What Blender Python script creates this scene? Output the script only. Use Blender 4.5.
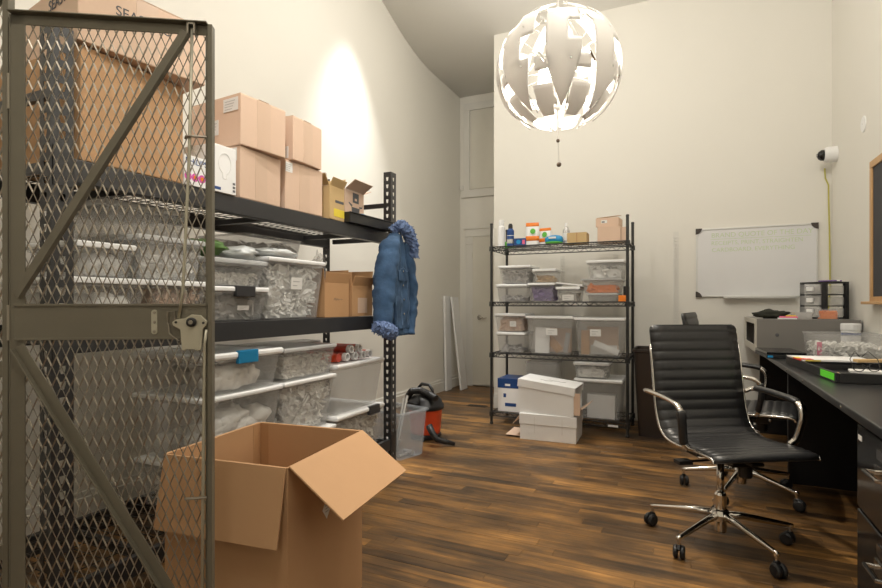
import bpy, bmesh, math, random
from mathutils import Vector, Matrix, noise
PI = math.pi
R = math.radians
scene = bpy.context.scene
for o in list(bpy.data.objects):
    bpy.data.objects.remove(o, do_unlink=True)
C = scene.collection

# ------------------------------------------------------------------ camera
YAW = math.atan2(246, 530)
cam_d = bpy.data.cameras.new('camera')
cam = bpy.data.objects.new('camera', cam_d)
C.objects.link(cam)
cam_d.sensor_width = 36.0
cam_d.lens = 530.0 / 882.0 * 36.0
cam_d.shift_y = (303.0 - 294.0) / 882.0
cam_d.clip_start = 0.05
cam.location = (0, 0, 1.11)
cam.rotation_euler = (PI / 2, 0, YAW)
scene.camera = cam

# ------------------------------------------------------------------ view, world, lights
scene.view_settings.view_transform = 'Standard'
scene.view_settings.look = 'None'
scene.view_settings.gamma = 1.0
scene.view_settings.use_curve_mapping = False
scene.view_settings.exposure = 0.34
try:
    scene.cycles.transparent_max_bounces = 32
except Exception:
    pass
w = bpy.data.worlds.new('world')
scene.world = w
w.use_nodes = True
w.node_tree.nodes['Background'].inputs[0].default_value = (1.0, 0.94, 0.86, 1)
w.node_tree.nodes['Background'].inputs[1].default_value = 0.1

def add_light(kind, name, loc, energy, color=(1, 0.9, 0.78), target=None, **kw):
    d = bpy.data.lights.new(name, kind)
    d.energy = energy
    d.color = color
    for k, v in kw.items():
        setattr(d, k, v)
    o = bpy.data.objects.new(name, d)
    C.objects.link(o)
    o.location = loc
    if target is not None:
        o.rotation_euler = (Vector(target) - Vector(loc)).to_track_quat('-Z', 'Y').to_euler()
    return o

# ceiling spots of the room (track heads above the frame), the general ceiling lamps and one added back light
add_light('SPOT', 'wall_washer_light', (-2.38, 4.02, 4.25), 320, (1, 0.985, 0.95), (-2.44, 4.03, 0), spot_size=R(56), spot_blend=0.9, shadow_soft_size=0.05)
add_light('POINT', 'overhead_light', (-0.2, 2.1, 3.6), 56, (1, 0.96, 0.895), shadow_soft_size=0.16)
add_light('POINT', 'overhead_light', (-1.35, 3.6, 3.4), 24, (1, 0.955, 0.885), shadow_soft_size=0.12)  # added without a known fixture, brightens the recess and far ceiling
add_light('SPOT', 'rack_spot_light', (-0.95, 0.9, 4.4), 170, (1, 0.965, 0.93), (-1.95, 2.12, 1.65), spot_size=R(30), spot_blend=0.8, shadow_soft_size=0.07)
add_light('POINT', 'overhead_light', (-0.2, -0.2, 4.0), 54, (1, 0.96, 0.895), shadow_soft_size=0.16)
add_light('SPOT', 'floor_spot_light', (-1.1, 3.3, 4.4), 290, (1, 0.89, 0.74), (-0.15, 2.4, 0), spot_size=R(58), spot_blend=0.9, shadow_soft_size=0.07)

# ------------------------------------------------------------------ helpers
class MB:
    def __init__(self):
        self.v = []
        self.f = []
    def add(self, vs, fs, M=None):
        b = len(self.v)
        for p in vs:
            p = Vector(p)
            self.v.append(tuple(M @ p) if M is not None else tuple(p))
        for q in fs:
            self.f.append(tuple(b + i for i in q))
        return self
    def box(self, x0, x1, y0, y1, z0, z1, M=None):
        vs = [(x0, y0, z0), (x1, y0, z0), (x1, y1, z0), (x0, y1, z0), (x0, y0, z1), (x1, y0, z1), (x1, y1, z1), (x0, y1, z1)]
        fs = [(0, 3, 2, 1), (4, 5, 6, 7), (0, 1, 5, 4), (1, 2, 6, 5), (2, 3, 7, 6), (3, 0, 4, 7)]
        return self.add(vs, fs, M)
    def cbox(self, c, s, M=None):
        return self.box(c[0] - s[0] / 2, c[0] + s[0] / 2, c[1] - s[1] / 2, c[1] + s[1] / 2, c[2] - s[2] / 2, c[2] + s[2] / 2, M)
    def frustum(self, bx, by, tx, ty, z0, z1, M=None):
        vs = [(-bx, -by, z0), (bx, -by, z0), (bx, by, z0), (-bx, by, z0), (-tx, -ty, z1), (tx, -ty, z1), (tx, ty, z1), (-tx, ty, z1)]
        fs = [(0, 3, 2, 1), (4, 5, 6, 7), (0, 1, 5, 4), (1, 2, 6, 5), (2, 3, 7, 6), (3, 0, 4, 7)]
        return self.add(vs, fs, M)
    def tube(self, pts, r, n=6, closed=False, flat=None, M=None):
        pts = [Vector(p) for p in pts]
        m = len(pts)
        rs = r if isinstance(r, (list, tuple)) else [r] * m
        vs = []
        up = None
        for i, p in enumerate(pts):
            if closed:
                t = (pts[(i + 1) % m] - pts[i - 1])
            else:
                t = pts[min(i + 1, m - 1)] - pts[max(i - 1, 0)]
            t = t.normalized() if t.length > 1e-9 else Vector((0, 0, 1))
            if up is None:
                a = Vector((0, 0, 1)) if abs(t.z) < 0.9 else Vector((1, 0, 0))
                up = (a - t * a.dot(t)).normalized()
            else:
                u2 = up - t * up.dot(t)
                up = u2.normalized() if u2.length > 1e-6 else up
            sd = t.cross(up)
            ra, rb = (rs[i], rs[i]) if flat is None else (rs[i] * flat[0], rs[i] * flat[1])
            for k in range(n):
                an = 2 * PI * (k + 0.5) / n
                vs.append(p + sd * (math.cos(an) * ra) + up * (math.sin(an) * rb))
        fs = []
        segs = m if closed else m - 1
        for i in range(segs):
            for k in range(n):
                a = i * n + k
                b = i * n + (k + 1) % n
                c = ((i + 1) % m) * n + (k + 1) % n
                d = ((i + 1) % m) * n + k
                fs.append((a, b, c, d))
        if not closed:
            fs.append(tuple(range(n - 1, -1, -1)))
            fs.append(tuple((m - 1) * n + k for k in range(n)))
        return self.add(vs, fs, M)
    def lathe(self, prof, n=20, c=(0, 0, 0), M=None):
        vs = []
        for (r, z) in prof:
            for k in range(n):
                a = 2 * PI * k / n
                vs.append((c[0] + r * math.cos(a), c[1] + r * math.sin(a), c[2] + z))
        fs = []
        for i in range(len(prof) - 1):
            for k in range(n):
                fs.append((i * n + k, i * n + (k + 1) % n, (i + 1) * n + (k + 1) % n, (i + 1) * n + k))
        if prof[0][0] > 1e-5:
            fs.append(tuple(range(n - 1, -1, -1)))
        if prof[-1][0] > 1e-5:
            fs.append(tuple((len(prof) - 1) * n + k for k in range(n)))
        return self.add(vs, fs, M)
    def prism(self, poly, z0, z1, M=None):
        n = len(poly)
        vs = [(p[0], p[1], z0) for p in poly] + [(p[0], p[1], z1) for p in poly]
        fs = [tuple(range(n - 1, -1, -1)), tuple(range(n, 2 * n))]
        for i in range(n):
            j = (i + 1) % n
            fs.append((i, j, n + j, n + i))
        return self.add(vs, fs, M)
    def sheet(self, P, t):
        # thin slab from four corners with thickness t
        P = [Vector(p) for p in P]
        nrm = (P[1] - P[0]).cross(P[3] - P[0]).normalized() * t
        vs = P + [p - nrm for p in P]
        return self.add(vs, [(0, 1, 2, 3), (7, 6, 5, 4), (0, 4, 5, 1), (1, 5, 6, 2), (2, 6, 7, 3), (3, 7, 4, 0)])
    def grid(self, fn, nu, nv, t=0.0):
        # fn(u,v)->(point); thick shell if t (offset along normal by finite difference)
        P = [[Vector(fn(i / nu, j / nv)) for j in range(nv + 1)] for i in range(nu + 1)]
        vs = []
        fs = []
        idx = lambda i, j: i * (nv + 1) + j
        for i in range(nu + 1):
            for j in range(nv + 1):
                vs.append(P[i][j])
        for i in range(nu):
            for j in range(nv):
                fs.append((idx(i, j), idx(i + 1, j), idx(i + 1, j + 1), idx(i, j + 1)))
        if t:
            N = len(vs)
            for i in range(nu + 1):
                for j in range(nv + 1):
                    du = P[min(i + 1, nu)][j] - P[max(i - 1, 0)][j]
                    dv = P[i][min(j + 1, nv)] - P[i][max(j - 1, 0)]
                    nn = du.cross(dv)
                    nn = nn.normalized() if nn.length > 1e-12 else Vector((0, 0, 1))
                    vs.append(P[i][j] - nn * t)
            for i in range(nu):
                for j in range(nv):
                    fs.append((N + idx(i, j + 1), N + idx(i + 1, j + 1), N + idx(i + 1, j), N + idx(i, j)))
            for i in range(nu):
                fs.append((idx(i + 1, 0), idx(i, 0), N + idx(i, 0), N + idx(i + 1, 0)))
                fs.append((idx(i, nv), idx(i + 1, nv), N + idx(i + 1, nv), N + idx(i, nv)))
            for j in range(nv):
                fs.append((idx(0, j), idx(0, j + 1), N + idx(0, j + 1), N + idx(0, j)))
                fs.append((idx(nu, j + 1), idx(nu, j), N + idx(nu, j), N + idx(nu, j + 1)))
        return self.add(vs, fs)
    def blob(self, c, r, seed=0, amp=0.25, nu=10, nv=14, freq=2.0, M=None):
        vs = [(c[0], c[1], c[2] - r[2])]
        for i in range(1, nu):
            th = PI * i / nu
            for k in range(nv):
                ph = 2 * PI * k / nv
                d = Vector((math.sin(th) * math.cos(ph), math.sin(th) * math.sin(ph), -math.cos(th)))
                s = 1 + amp * noise.noise(d * freq + Vector((seed * 7.3, seed * 3.1, seed)))
                vs.append((c[0] + d.x * r[0] * s, c[1] + d.y * r[1] * s, c[2] + d.z * r[2] * s))
        vs.append((c[0], c[1], c[2] + r[2]))
        fs = []
        for k in range(nv):
            fs.append((0, 1 + (k + 1) % nv, 1 + k))
            fs.append((len(vs) - 1, 1 + (nu - 2) * nv + k, 1 + (nu - 2) * nv + (k + 1) % nv))
        for i in range(nu - 2):
            for k in range(nv):
                a = 1 + i * nv + k
                b = 1 + i * nv + (k + 1) % nv
                fs.append((a, b, b + nv, a + nv))
        return self.add(vs, fs, M)
    def build(self, name, mat, parent=None, smooth=False, bevel=0.0, world=False, seg=2):
        me = bpy.data.meshes.new(name)
        vs = self.v
        if world and parent is not None:
            top = parent
            while top.parent is not None:
                top = top.parent
            loc = Vector(top.location)
            Rm = Matrix.Rotation(-top.rotation_euler.z, 4, 'Z')
            vs = [tuple(Rm @ (Vector(p) - loc)) for p in vs]
        me.from_pydata(vs, [], self.f)
        me.materials.append(mat if not isinstance(mat, str) else M_[mat])
        me.update()
        if smooth:
            for p in me.polygons:
                p.use_smooth = True
        o = bpy.data.objects.new(name, me)
        C.objects.link(o)
        if parent is not None:
            o.parent = parent
        if bevel:
            b = o.modifiers.new('bevel', 'BEVEL')
            b.width = bevel
            b.segments = seg
            b.limit_method = 'ANGLE'
            b.angle_limit = R(40)
        if smooth == 'auto':
            pass
        return o

def tag(o, label=None, cat=None, group=None, kind=None):
    if label: o['label'] = label
    if cat: o['category'] = cat
    if group: o['group'] = group
    if kind: o['kind'] = kind
    return o
def thing(name, label, cat, loc=(0, 0, 0), rz=0.0, group=None):
    o = bpy.data.objects.new(name, None)
    C.objects.link(o)
    o.empty_display_size = 0.05
    o.location = loc
    o.rotation_euler = (0, 0, rz)
    return tag(o, label, cat, group)
def one(mb, name, mat, label, cat, loc, rz=0.0, smooth=False, bevel=0.0, group=None, kind=None):
    # a thing that is a single mesh, given in local coordinates
    o = mb.build(name, mat, None, smooth, bevel)
    o.location = loc
    o.rotation_euler = (0, 0, rz)
    return tag(o, label, cat, group, kind)
def text_part(body, size, mat, parent, M, name='lettering', depth=0.0006):
    cu = bpy.data.curves.new(name, 'FONT')
    cu.body = body
    cu.size = size
    cu.extrude = depth
    cu.align_x = 'LEFT'
    t = bpy.data.objects.new(name, cu)
    C.objects.link(t)
    bpy.context.view_layer.update()
    me = bpy.data.meshes.new_from_object(t.evaluated_get(bpy.context.evaluated_depsgraph_get()))
    bpy.data.objects.remove(t, do_unlink=True)
    me.materials.clear()
    me.materials.append(M_[mat])
    me.transform(M)
    me.name = name
    o = bpy.data.objects.new(name, me)
    C.objects.link(o)
    if parent is not None:
        o.parent = parent
    return o
def frame_m(o, x, y):
    # matrix with origin o, local x axis x, local y axis y
    x = Vector(x).normalized()
    y = Vector(y).normalized()
    z = x.cross(y)
    return Matrix(((x.x, y.x, z.x, o[0]), (x.y, y.y, z.y, o[1]), (x.z, y.z, z.z, o[2]), (0, 0, 0, 1)))

# ------------------------------------------------------------------ materials
M_ = {}
def mat(name, col, rough=0.5, metal=0.0, var=0.08, scale=6.0, bump=0.0, bscale=60.0, alpha=None, coat=0.0, emit=0.0, trans=None, spec=0.5, stretch=None):
    m = bpy.data.materials.new(name)
    m.use_nodes = True
    nt = m.node_tree
    p = nt.nodes['Principled BSDF']
    out = nt.nodes['Material Output']
    tc = nt.nodes.new('ShaderNodeTexCoord')
    nz = nt.nodes.new('ShaderNodeTexNoise')
    nz.inputs['Scale'].default_value = scale
    nz.inputs['Detail'].default_value = 4
    src = tc.outputs['Object']
    if stretch:
        mp = nt.nodes.new('ShaderNodeMapping')
        mp.inputs['Scale'].default_value = stretch
        nt.links.new(src, mp.inputs['Vector'])
        src = mp.outputs['Vector']
    nt.links.new(src, nz.inputs['Vector'])
    mx = nt.nodes.new('ShaderNodeMix')
    mx.data_type = 'RGBA'
    mx.inputs[6].default_value = (*[max(0, c * (1 - var)) for c in col], 1)
    mx.inputs[7].default_value = (*[min(1, c * (1 + var)) for c in col], 1)
    nt.links.new(nz.outputs['Fac'], mx.inputs[0])
    nt.links.new(mx.outputs[2], p.inputs['Base Color'])
    p.inputs['Roughness'].default_value = rough
    p.inputs['Metallic'].default_value = metal
    p.inputs['Specular IOR Level'].default_value = spec
    p.inputs['Coat Weight'].default_value = coat
    if emit:
        p.inputs['Emission Color'].default_value = (*col, 1)
        p.inputs['Emission Strength'].default_value = emit
    if bump:
        n2 = nt.nodes.new('ShaderNodeTexNoise')
        n2.inputs['Scale'].default_value = bscale
        n2.inputs['Detail'].default_value = 3
        nt.links.new(src, n2.inputs['Vector'])
        bp = nt.nodes.new('ShaderNodeBump')
        bp.inputs['Strength'].default_value = bump
        bp.inputs['Distance'].default_value = 0.01
        nt.links.new(n2.outputs['Fac'], bp.inputs['Height'])
        nt.links.new(bp.outputs['Normal'], p.inputs['Normal'])
    sh = p.outputs['BSDF']
    if trans is not None:
        tl = nt.nodes.new('ShaderNodeBsdfTranslucent')
        nt.links.new(mx.outputs[2], tl.inputs['Color'])
        ms = nt.nodes.new('ShaderNodeMixShader')
        ms.inputs[0].default_value = trans
        nt.links.new(sh, ms.inputs[1])
        nt.links.new(tl.outputs[0], ms.inputs[2])
        sh = ms.outputs[0]
    if alpha is not None:
        tr = nt.nodes.new('ShaderNodeBsdfTransparent')
        tr.inputs['Color'].default_value = (0.97, 0.97, 0.97, 1)
        ms = nt.nodes.new('ShaderNodeMixShader')
        ms.inputs[0].default_value = alpha
        nt.links.new(tr.outputs[0], ms.inputs[1])
        nt.links.new(sh, ms.inputs[2])
        sh = ms.outputs[0]
    nt.links.new(sh, out.inputs['Surface'])
    M_[name] = m
    return m

mat('wall', (0.83, 0.805, 0.735), 0.75, var=0.025, scale=1.5, bump=0.05, bscale=120)
mat('ceiling', (0.88, 0.86, 0.81), 0.85, var=0.02, scale=1.0)
mat('trim', (0.78, 0.76, 0.70), 0.45, var=0.03)
mat('door_paint', (0.74, 0.71, 0.62), 0.45, var=0.03)
mat('white_panel', (0.86, 0.86, 0.85), 0.4, var=0.03)
mat('carton', (0.72, 0.52, 0.385), 0.75, var=0.07, scale=5, bump=0.08, bscale=35, stretch=(1, 1, 1))
mat('carton_dark', (0.50, 0.285, 0.135), 0.78, var=0.09, scale=4, bump=0.08, bscale=30)
mat('carton_big', (0.56, 0.33, 0.17), 0.72, var=0.06, scale=3, bump=0.06, bscale=30)
mat('carton_gold', (0.60, 0.42, 0.20), 0.7, var=0.08)
mat('carton_tape', (0.68, 0.49, 0.36), 0.3, var=0.05)
mat('carton_edge', (0.72, 0.52, 0.33), 0.8, var=0.1, scale=60)
mat('paper_white', (0.91, 0.905, 0.89), 0.55, var=0.03)
mat('label_white', (0.80, 0.79, 0.76), 0.5, var=0.05, scale=40)
mat('label_ink', (0.10, 0.10, 0.11), 0.6)
mat('label_grey', (0.48, 0.47, 0.46), 0.6)
mat('rack_metal', (0.028, 0.028, 0.030), 0.38, metal=0.0, var=0.15, scale=3, spec=0.6)
mat('wire_black', (0.018, 0.018, 0.018), 0.35, spec=0.6)
mat('wire_zinc', (0.085, 0.083, 0.08), 0.35, metal=0.8)
mat('locker_grey', (0.175, 0.158, 0.118), 0.42, metal=0.25, var=0.12, scale=9, bump=0.04, bscale=150)
mat('locker_steel', (0.36, 0.325, 0.27), 0.3, metal=0.85, var=0.15)
mat('lock_plate', (0.50, 0.47, 0.37), 0.4, metal=0.5, var=0.12, scale=20)
mat('black_plastic', (0.016, 0.016, 0.017), 0.42, var=0.2)
mat('black_gloss', (0.012, 0.012, 0.013), 0.16, var=0.2)
mat('black_matte', (0.022, 0.022, 0.022), 0.7, var=0.25, bump=0.1)
mat('desk_black', (0.019, 0.019, 0.020), 0.30, var=0.35, scale=160)
mat('leather', (0.022, 0.022, 0.023), 0.36, var=0.15, scale=12, bump=0.06, bscale=180, spec=0.6)
mat('chrome', (0.72, 0.69, 0.65), 0.12, metal=1.0, var=0.05)
mat('bin_clear', (0.83, 0.83, 0.82), 0.22, var=0.03, alpha=0.16, trans=0.35)
mat('bin_cloudy', (0.80, 0.80, 0.79), 0.3, var=0.03, alpha=0.24, trans=0.35)
mat('lid_white', (0.86, 0.86, 0.85), 0.38, var=0.03)
mat('lid_clear', (0.84, 0.84, 0.83), 0.3, var=0.03, alpha=0.5, trans=0.3)
mat('latch_blue', (0.012, 0.20, 0.40), 0.4)
mat('latch_black', (0.03, 0.03, 0.032), 0.45)
mat('bits_pale', (0.76, 0.72, 0.65), 0.6, var=0.25, scale=14)
mat('bits_white', (0.86, 0.84, 0.80), 0.55, var=0.18, scale=12)
mat('bits_grey', (0.42, 0.40, 0.37), 0.6, var=0.35, scale=16)
mat('bag_clear', (0.9, 0.9, 0.9), 0.12, alpha=0.16, bump=0.6, bscale=25)
mat('bag_white', (0.85, 0.87, 0.86), 0.4, trans=0.2, bump=0.3, bscale=20)
mat('bag_green', (0.10, 0.20, 0.05), 0.4, var=0.3, bump=0.5, bscale=25)
mat('denim', (0.044, 0.095, 0.185), 0.9, var=0.75, scale=11, bump=0.5, bscale=30)
mat('denim_seam', (0.13, 0.21, 0.34), 0.85)
mat('fleece', (0.15, 0.22, 0.40), 0.95, var=0.25, scale=40, bump=0.6, bscale=90)
mat('vac_red', (0.80, 0.085, 0.025), 0.35)
mat('tube_red', (0.55, 0.075, 0.045), 0.35)
mat('tube_cap', (0.80, 0.78, 0.76), 0.45)
mat('tub_grey', (0.60, 0.65, 0.70), 0.3, alpha=0.26, trans=0.3)
mat('lamp_white', (0.84, 0.82, 0.79), 0.42, var=0.02, trans=0.2)
mat('lamp_chrome', (0.8, 0.8, 0.8), 0.08, metal=1.0)
mat('lamp_bulb', (1.0, 0.93, 0.82), 0.4, emit=60.0)
mat('bead_wood', (0.20, 0.15, 0.11), 0.5)
mat('board_white', (0.80, 0.80, 0.80), 0.16, var=0.02, coat=0.3)
mat('board_frame', (0.72, 0.72, 0.70), 0.3, metal=0.4)
mat('corner_brown', (0.055, 0.042, 0.034), 0.5)
mat('ink_green', (0.60, 0.70, 0.48), 0.6, var=0.2, scale=90)
mat('cable_yellow', (0.55, 0.50, 0.10), 0.5)
mat('wood_frame', (0.60, 0.36, 0.16), 0.45, var=0.2, scale=5, stretch=(8, 8, 1))
mat('chalk_black', (0.05, 0.05, 0.055), 0.75, var=0.15)
mat('unit_grey', (0.235, 0.22, 0.20), 0.45, var=0.06)
mat('unit_pale', (0.58, 0.55, 0.48), 0.5)
mat('drawer_clear', (0.80, 0.79, 0.77), 0.3, alpha=0.30, trans=0.3)
mat('tub_clear', (0.85, 0.85, 0.84), 0.2, alpha=0.10)
mat('orange', (0.90, 0.24, 0.02), 0.4)
mat('pink', (0.90, 0.17, 0.32), 0.5)
mat('yellow', (0.85, 0.68, 0.06), 0.5)
mat('blue', (0.018, 0.07, 0.25), 0.4)
mat('blue_bright', (0.02, 0.30, 0.62), 0.4)
mat('green', (0.12, 0.50, 0.06), 0.4)
mat('green_label', (0.14, 0.80, 0.04), 0.4)
mat('red', (0.75, 0.05, 0.04), 0.4)
mat('magenta', (0.70, 0.10, 0.45), 0.45)
mat('purple', (0.20, 0.12, 0.35), 0.5)
mat('cloth_dark', (0.030, 0.032, 0.022), 0.9, var=0.4, bump=0.4)
mat('tan_wood', (0.62, 0.42, 0.20), 0.6)
mat('bin_brown', (0.030, 0.020, 0.015), 0.4)
mat('silver_can', (0.68, 0.68, 0.68), 0.25, metal=0.7)
mat('glass_dark', (0.01, 0.01, 0.01), 0.05)
mat('vent_metal', (0.06, 0.045, 0.03), 0.5)

def floor_material():
    m = bpy.data.materials.new('old_floor_boards')
    m.use_nodes = True
    nt = m.node_tree
    p = nt.nodes['Principled BSDF']
    N = nt.nodes.new
    L = nt.links.new
    geo = N('ShaderNodeNewGeometry')
    at = N('ShaderNodeAttribute')
    at.attribute_name = 'tone'
    # grain: stretched noise offset per board
    mp = N('ShaderNodeMapping')
    mp.inputs['Scale'].default_value = (1.6, 26.0, 1.0)
    L(geo.outputs['Position'], mp.inputs['Vector'])
    addv = N('ShaderNodeVectorMath')
    addv.operation = 'ADD'
    mulv = N('ShaderNodeVectorMath')
    mulv.operation = 'SCALE'
    mulv.inputs[3].default_value = 37.0
    comb = N('ShaderNodeCombineXYZ')
    L(at.outputs['Fac'], comb.inputs[0])
    L(at.outputs['Fac'], comb.inputs[2])
    L(comb.outputs[0], mulv.inputs[0])
    L(mp.outputs[0], addv.inputs[0])
    L(mulv.outputs[0], addv.inputs[1])
    g = N('ShaderNodeTexNoise')
    g.inputs['Scale'].default_value = 1.5
    g.inputs['Detail'].default_value = 6
    g.inputs['Roughness'].default_value = 0.65
    L(addv.outputs[0], g.inputs['Vector'])
    # wear: broad stains across boards
    mp2 = N('ShaderNodeMapping')
    mp2.inputs['Scale'].default_value = (1.3, 2.6, 1.0)
    L(geo.outputs['Position'], mp2.inputs['Vector'])
    wn = N('ShaderNodeTexNoise')
    wn.inputs['Scale'].default_value = 1.6
    wn.inputs['Detail'].default_value = 5
    wn.inputs['Roughness'].default_value = 0.6
    L(mp2.outputs[0], wn.inputs['Vector'])
    # fac = tone*0.5 + grain*0.45 + wear*0.6 - .25
    def math_(op, a, b):
        n = N('ShaderNodeMath')
        n.operation = op
        for i, x in enumerate((a, b)):
            if isinstance(x, (int, float)):
                n.inputs[i].default_value = x
            else:
                L(x, n.inputs[i])
        return n.outputs[0]
    f = math_('ADD', math_('MULTIPLY', at.outputs['Fac'], 0.30), math_('MULTIPLY', g.outputs['Fac'], 0.85))
    f = math_('ADD', f, math_('MULTIPLY', wn.outputs['Fac'], 1.15))
    f = math_('SUBTRACT', f, 0.635)
    cr = N('ShaderNodeValToRGB')
    e = cr.color_ramp.elements
    e[0].position = 0.02
    e[0].color = (0.016, 0.010, 0.006, 1)
    e[1].position = 1.0
    e[1].color = (0.56, 0.28, 0.075, 1)
    for pos, col in ((0.28, (0.050, 0.029, 0.014, 1)), (0.50, (0.118, 0.063, 0.024, 1)), (0.74, (0.27, 0.136, 0.040, 1))):
        x = e.new(pos)
        x.color = col
    L(f, cr.inputs[0])
    L(cr.outputs[0], p.inputs['Base Color'])
    rr = math_('ADD', math_('MULTIPLY', wn.outputs['Fac'], 0.25), 0.27)
    L(rr, p.inputs['Roughness'])
    p.inputs['Specular IOR Level'].default_value = 0.45
    bp = N('ShaderNodeBump')
    bp.inputs['Strength'].default_value = 0.15
    bp.inputs['Distance'].default_value = 0.004
    L(g.outputs['Fac'], bp.inputs['Height'])
    L(bp.outputs['Normal'], p.inputs['Normal'])
    M_['floor'] = m
floor_material()
# ================================================================== THE SETTING
XL, XR, YB, YR, YF = -2.80, 1.085, 5.33, 6.65, -2.5
def struct(mb, name, m, **kw):
    o = mb.build(name, m, None, **kw)
    o['kind'] = 'structure'
    return o
floor = struct(MB().box(XL, XR, YF, YR, -0.06, -0.0135), 'floor', 'vent_metal')
def cam_pix(X, Y, Z):
    s, c = math.sin(YAW), math.cos(YAW)
    d = -s * X + c * Y
    if d < 0.2:
        return None
    return 441 + 530 * (c * X + s * Y) / d, 303 - 530 * (Z - 1.11) / d, d
rng = random.Random(5)
boards = []
PW = 0.066
row = 0
y = YF
while y < YR:
    x = XL - rng.random() * 0.8
    while x < XR:
        ln = rng.choice((0.45, 0.7, 0.95, 1.2, 1.5)) * rng.uniform(0.8, 1.2)
        a, b = max(x, XL), min(x + ln, XR)
        if b - a > 0.03:
            boards.append((a, b, y, min(y + PW, YR), rng.random(), rng.uniform(-0.0005, 0.0004)))
        x += ln
    y += PW
def score(bd):
    a, b, y0, y1 = bd[:4]
    best = None
    for k in range(9):
        xx = a + (b - a) * k / 8
        q = cam_pix(xx, (y0 + y1) / 2, 0)
        if q and -5 < q[0] < 887 and q[1] < 600 and xx > -1.95 and not (xx < -1.15 and y0 < 1.75):
            best = q[2] if best is None else min(best, q[2])
    return best if best is not None else 99
boards.sort(key=score)
def board_mesh(lst, name):
    vs, fs, tones = [], [], []
    for (a, b, y0, y1, t, dz) in lst:
        g = 0.0004
        n = len(vs)
        x0, x1, u0, u1 = a + g, b - g, y0 + g, y1 - g
        bv = 0.0007
        vs += [(x0, u0, -0.013), (x1, u0, -0.013), (x1, u1, -0.013), (x0, u1, -0.013),
               (x0, u0, dz - bv), (x1, u0, dz - bv), (x1, u1, dz - bv), (x0, u1, dz - bv),
               (x0 + bv, u0 + bv, dz), (x1 - bv, u0 + bv, dz), (x1 - bv, u1 - bv, dz), (x0 + bv, u1 - bv, dz)]
        q = [(8, 9, 10, 11)]
        for i in range(4):
            j = (i + 1) % 4
            q += [(i, j, 4 + j, 4 + i), (4 + i, 4 + j, 8 + j, 8 + i)]
        fs += [tuple(n + i for i in r) for r in q]
        tones += [t] * len(q)
    me = bpy.data.meshes.new(name)
    me.from_pydata(vs, [], fs)
    at = me.attributes.new('tone', 'FLOAT', 'FACE')
    at.data.foreach_set('value', tones)
    me.materials.append(M_['floor'])
    o = bpy.data.objects.new(name, me)
    C.objects.link(o)
    o.parent = floor
    return o
for bd in boards[:280]:
    board_mesh([bd], 'plank')
board_mesh(boards[280:], 'plank_field')['kind'] = 'stuff'

T = 0.12
struct(MB().box(XL - T, XL, YF, YR + T, 0, 5.2), 'wall_left', 'wall')
struct(MB().box(XR, XR + T, YF, YB + T, 0, 5.2), 'wall_right', 'wall')
struct(MB().box(-1.855, XR, YB, YB + T, 0, 4.1), 'wall_back', 'wall')
struct(MB().box(-1.855, -1.735, YB + T, YR, 0, 3.95), 'wall_partition', 'wall')
struct(MB().box(XL, -1.735, YR, YR + T, 0, 3.95), 'wall_recess', 'wall')
struct(MB().box(XL - T, XR + T, YF - T, YF, 0, 5.2), 'wall_front', 'wall')
YC = 2.55
zc = 3.9 + 0.38 * (YB - YC)
cb = MB()
prof = [(YR, 3.9)] + [(YB + 0.5 - 0.1 * k, 3.9 + 0.38 * max(0.0, (0.1 * k) ** 2 / 2.0)) for k in range(11)]
prof += [(YC, prof[-1][1] + 0.38 * (prof[-1][0] - YC)), (YC - 0.6, prof[-1][1] + 0.38 * (prof[-1][0] - YC) + 0.06), (YF, prof[-1][1] + 0.38 * (prof[-1][0] - YC) + 0.06)]
zc = prof[-2][1] - 0.05
vs = []
for (yy, zz) in prof:
    vs += [(XL, yy, zz), (XR, yy, zz), (XR, yy, zz + 0.1), (XL, yy, zz + 0.1)]
fs = []
for i in range(len(prof) - 1):
    a, b = i * 4, i * 4 + 4
    fs += [(a, a + 1, b + 1, b), (a + 3, b + 3, b + 2, a + 2), (a, b, b + 3, a + 3), (a + 1, a + 2, b + 2, b + 1)]
fs += [(0, 3, 2, 1), (len(vs) - 4, len(vs) - 3, len(vs) - 2, len(vs) - 1)]
cb.add(vs, fs)
struct(cb, 'ceiling', 'ceiling', smooth=True)
def base_prof(x0, x1, y0, y1, name, side):
    mb = MB()
    if side == 'x':      # runs along y, grows to +x from x0
        mb.box(x0, x1, y0, y1, 0, 0.12)
        xm = x0 + (x1 - x0) * 0.55
        mb.box(min(x0, xm), max(x0, xm), y0, y1, 0.12, 0.15)
    else:
        mb.box(x0, x1, y0, y1, 0, 0.12)
        mb.box(x0, x1, y0 + (y1 - y0) * 0.45, y1, 0.12, 0.15)
    struct(mb, name, 'trim', bevel=0.003)
base_prof(XL, XL + 0.018, YF, YR, 'baseboard_left', 'x')
base_prof(-1.855, XR, YB - 0.018, YB, 'baseboard_back', 'y')
b = MB().box(XR - 0.018, XR, YF, YB - 0.018, 0, 0.12).box(XR - 0.010, XR, YF, YB - 0.018, 0.12, 0.15)
struct(b, 'baseboard_right', 'trim', bevel=0.003)
# corner moulding at the left edge of the back wall: short joint block on the arris
struct(MB().box(-1.868, -1.842, YB - 0.014, YB, 1.72, 1.90), 'trim_3', 'trim', bevel=0.002)

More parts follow.
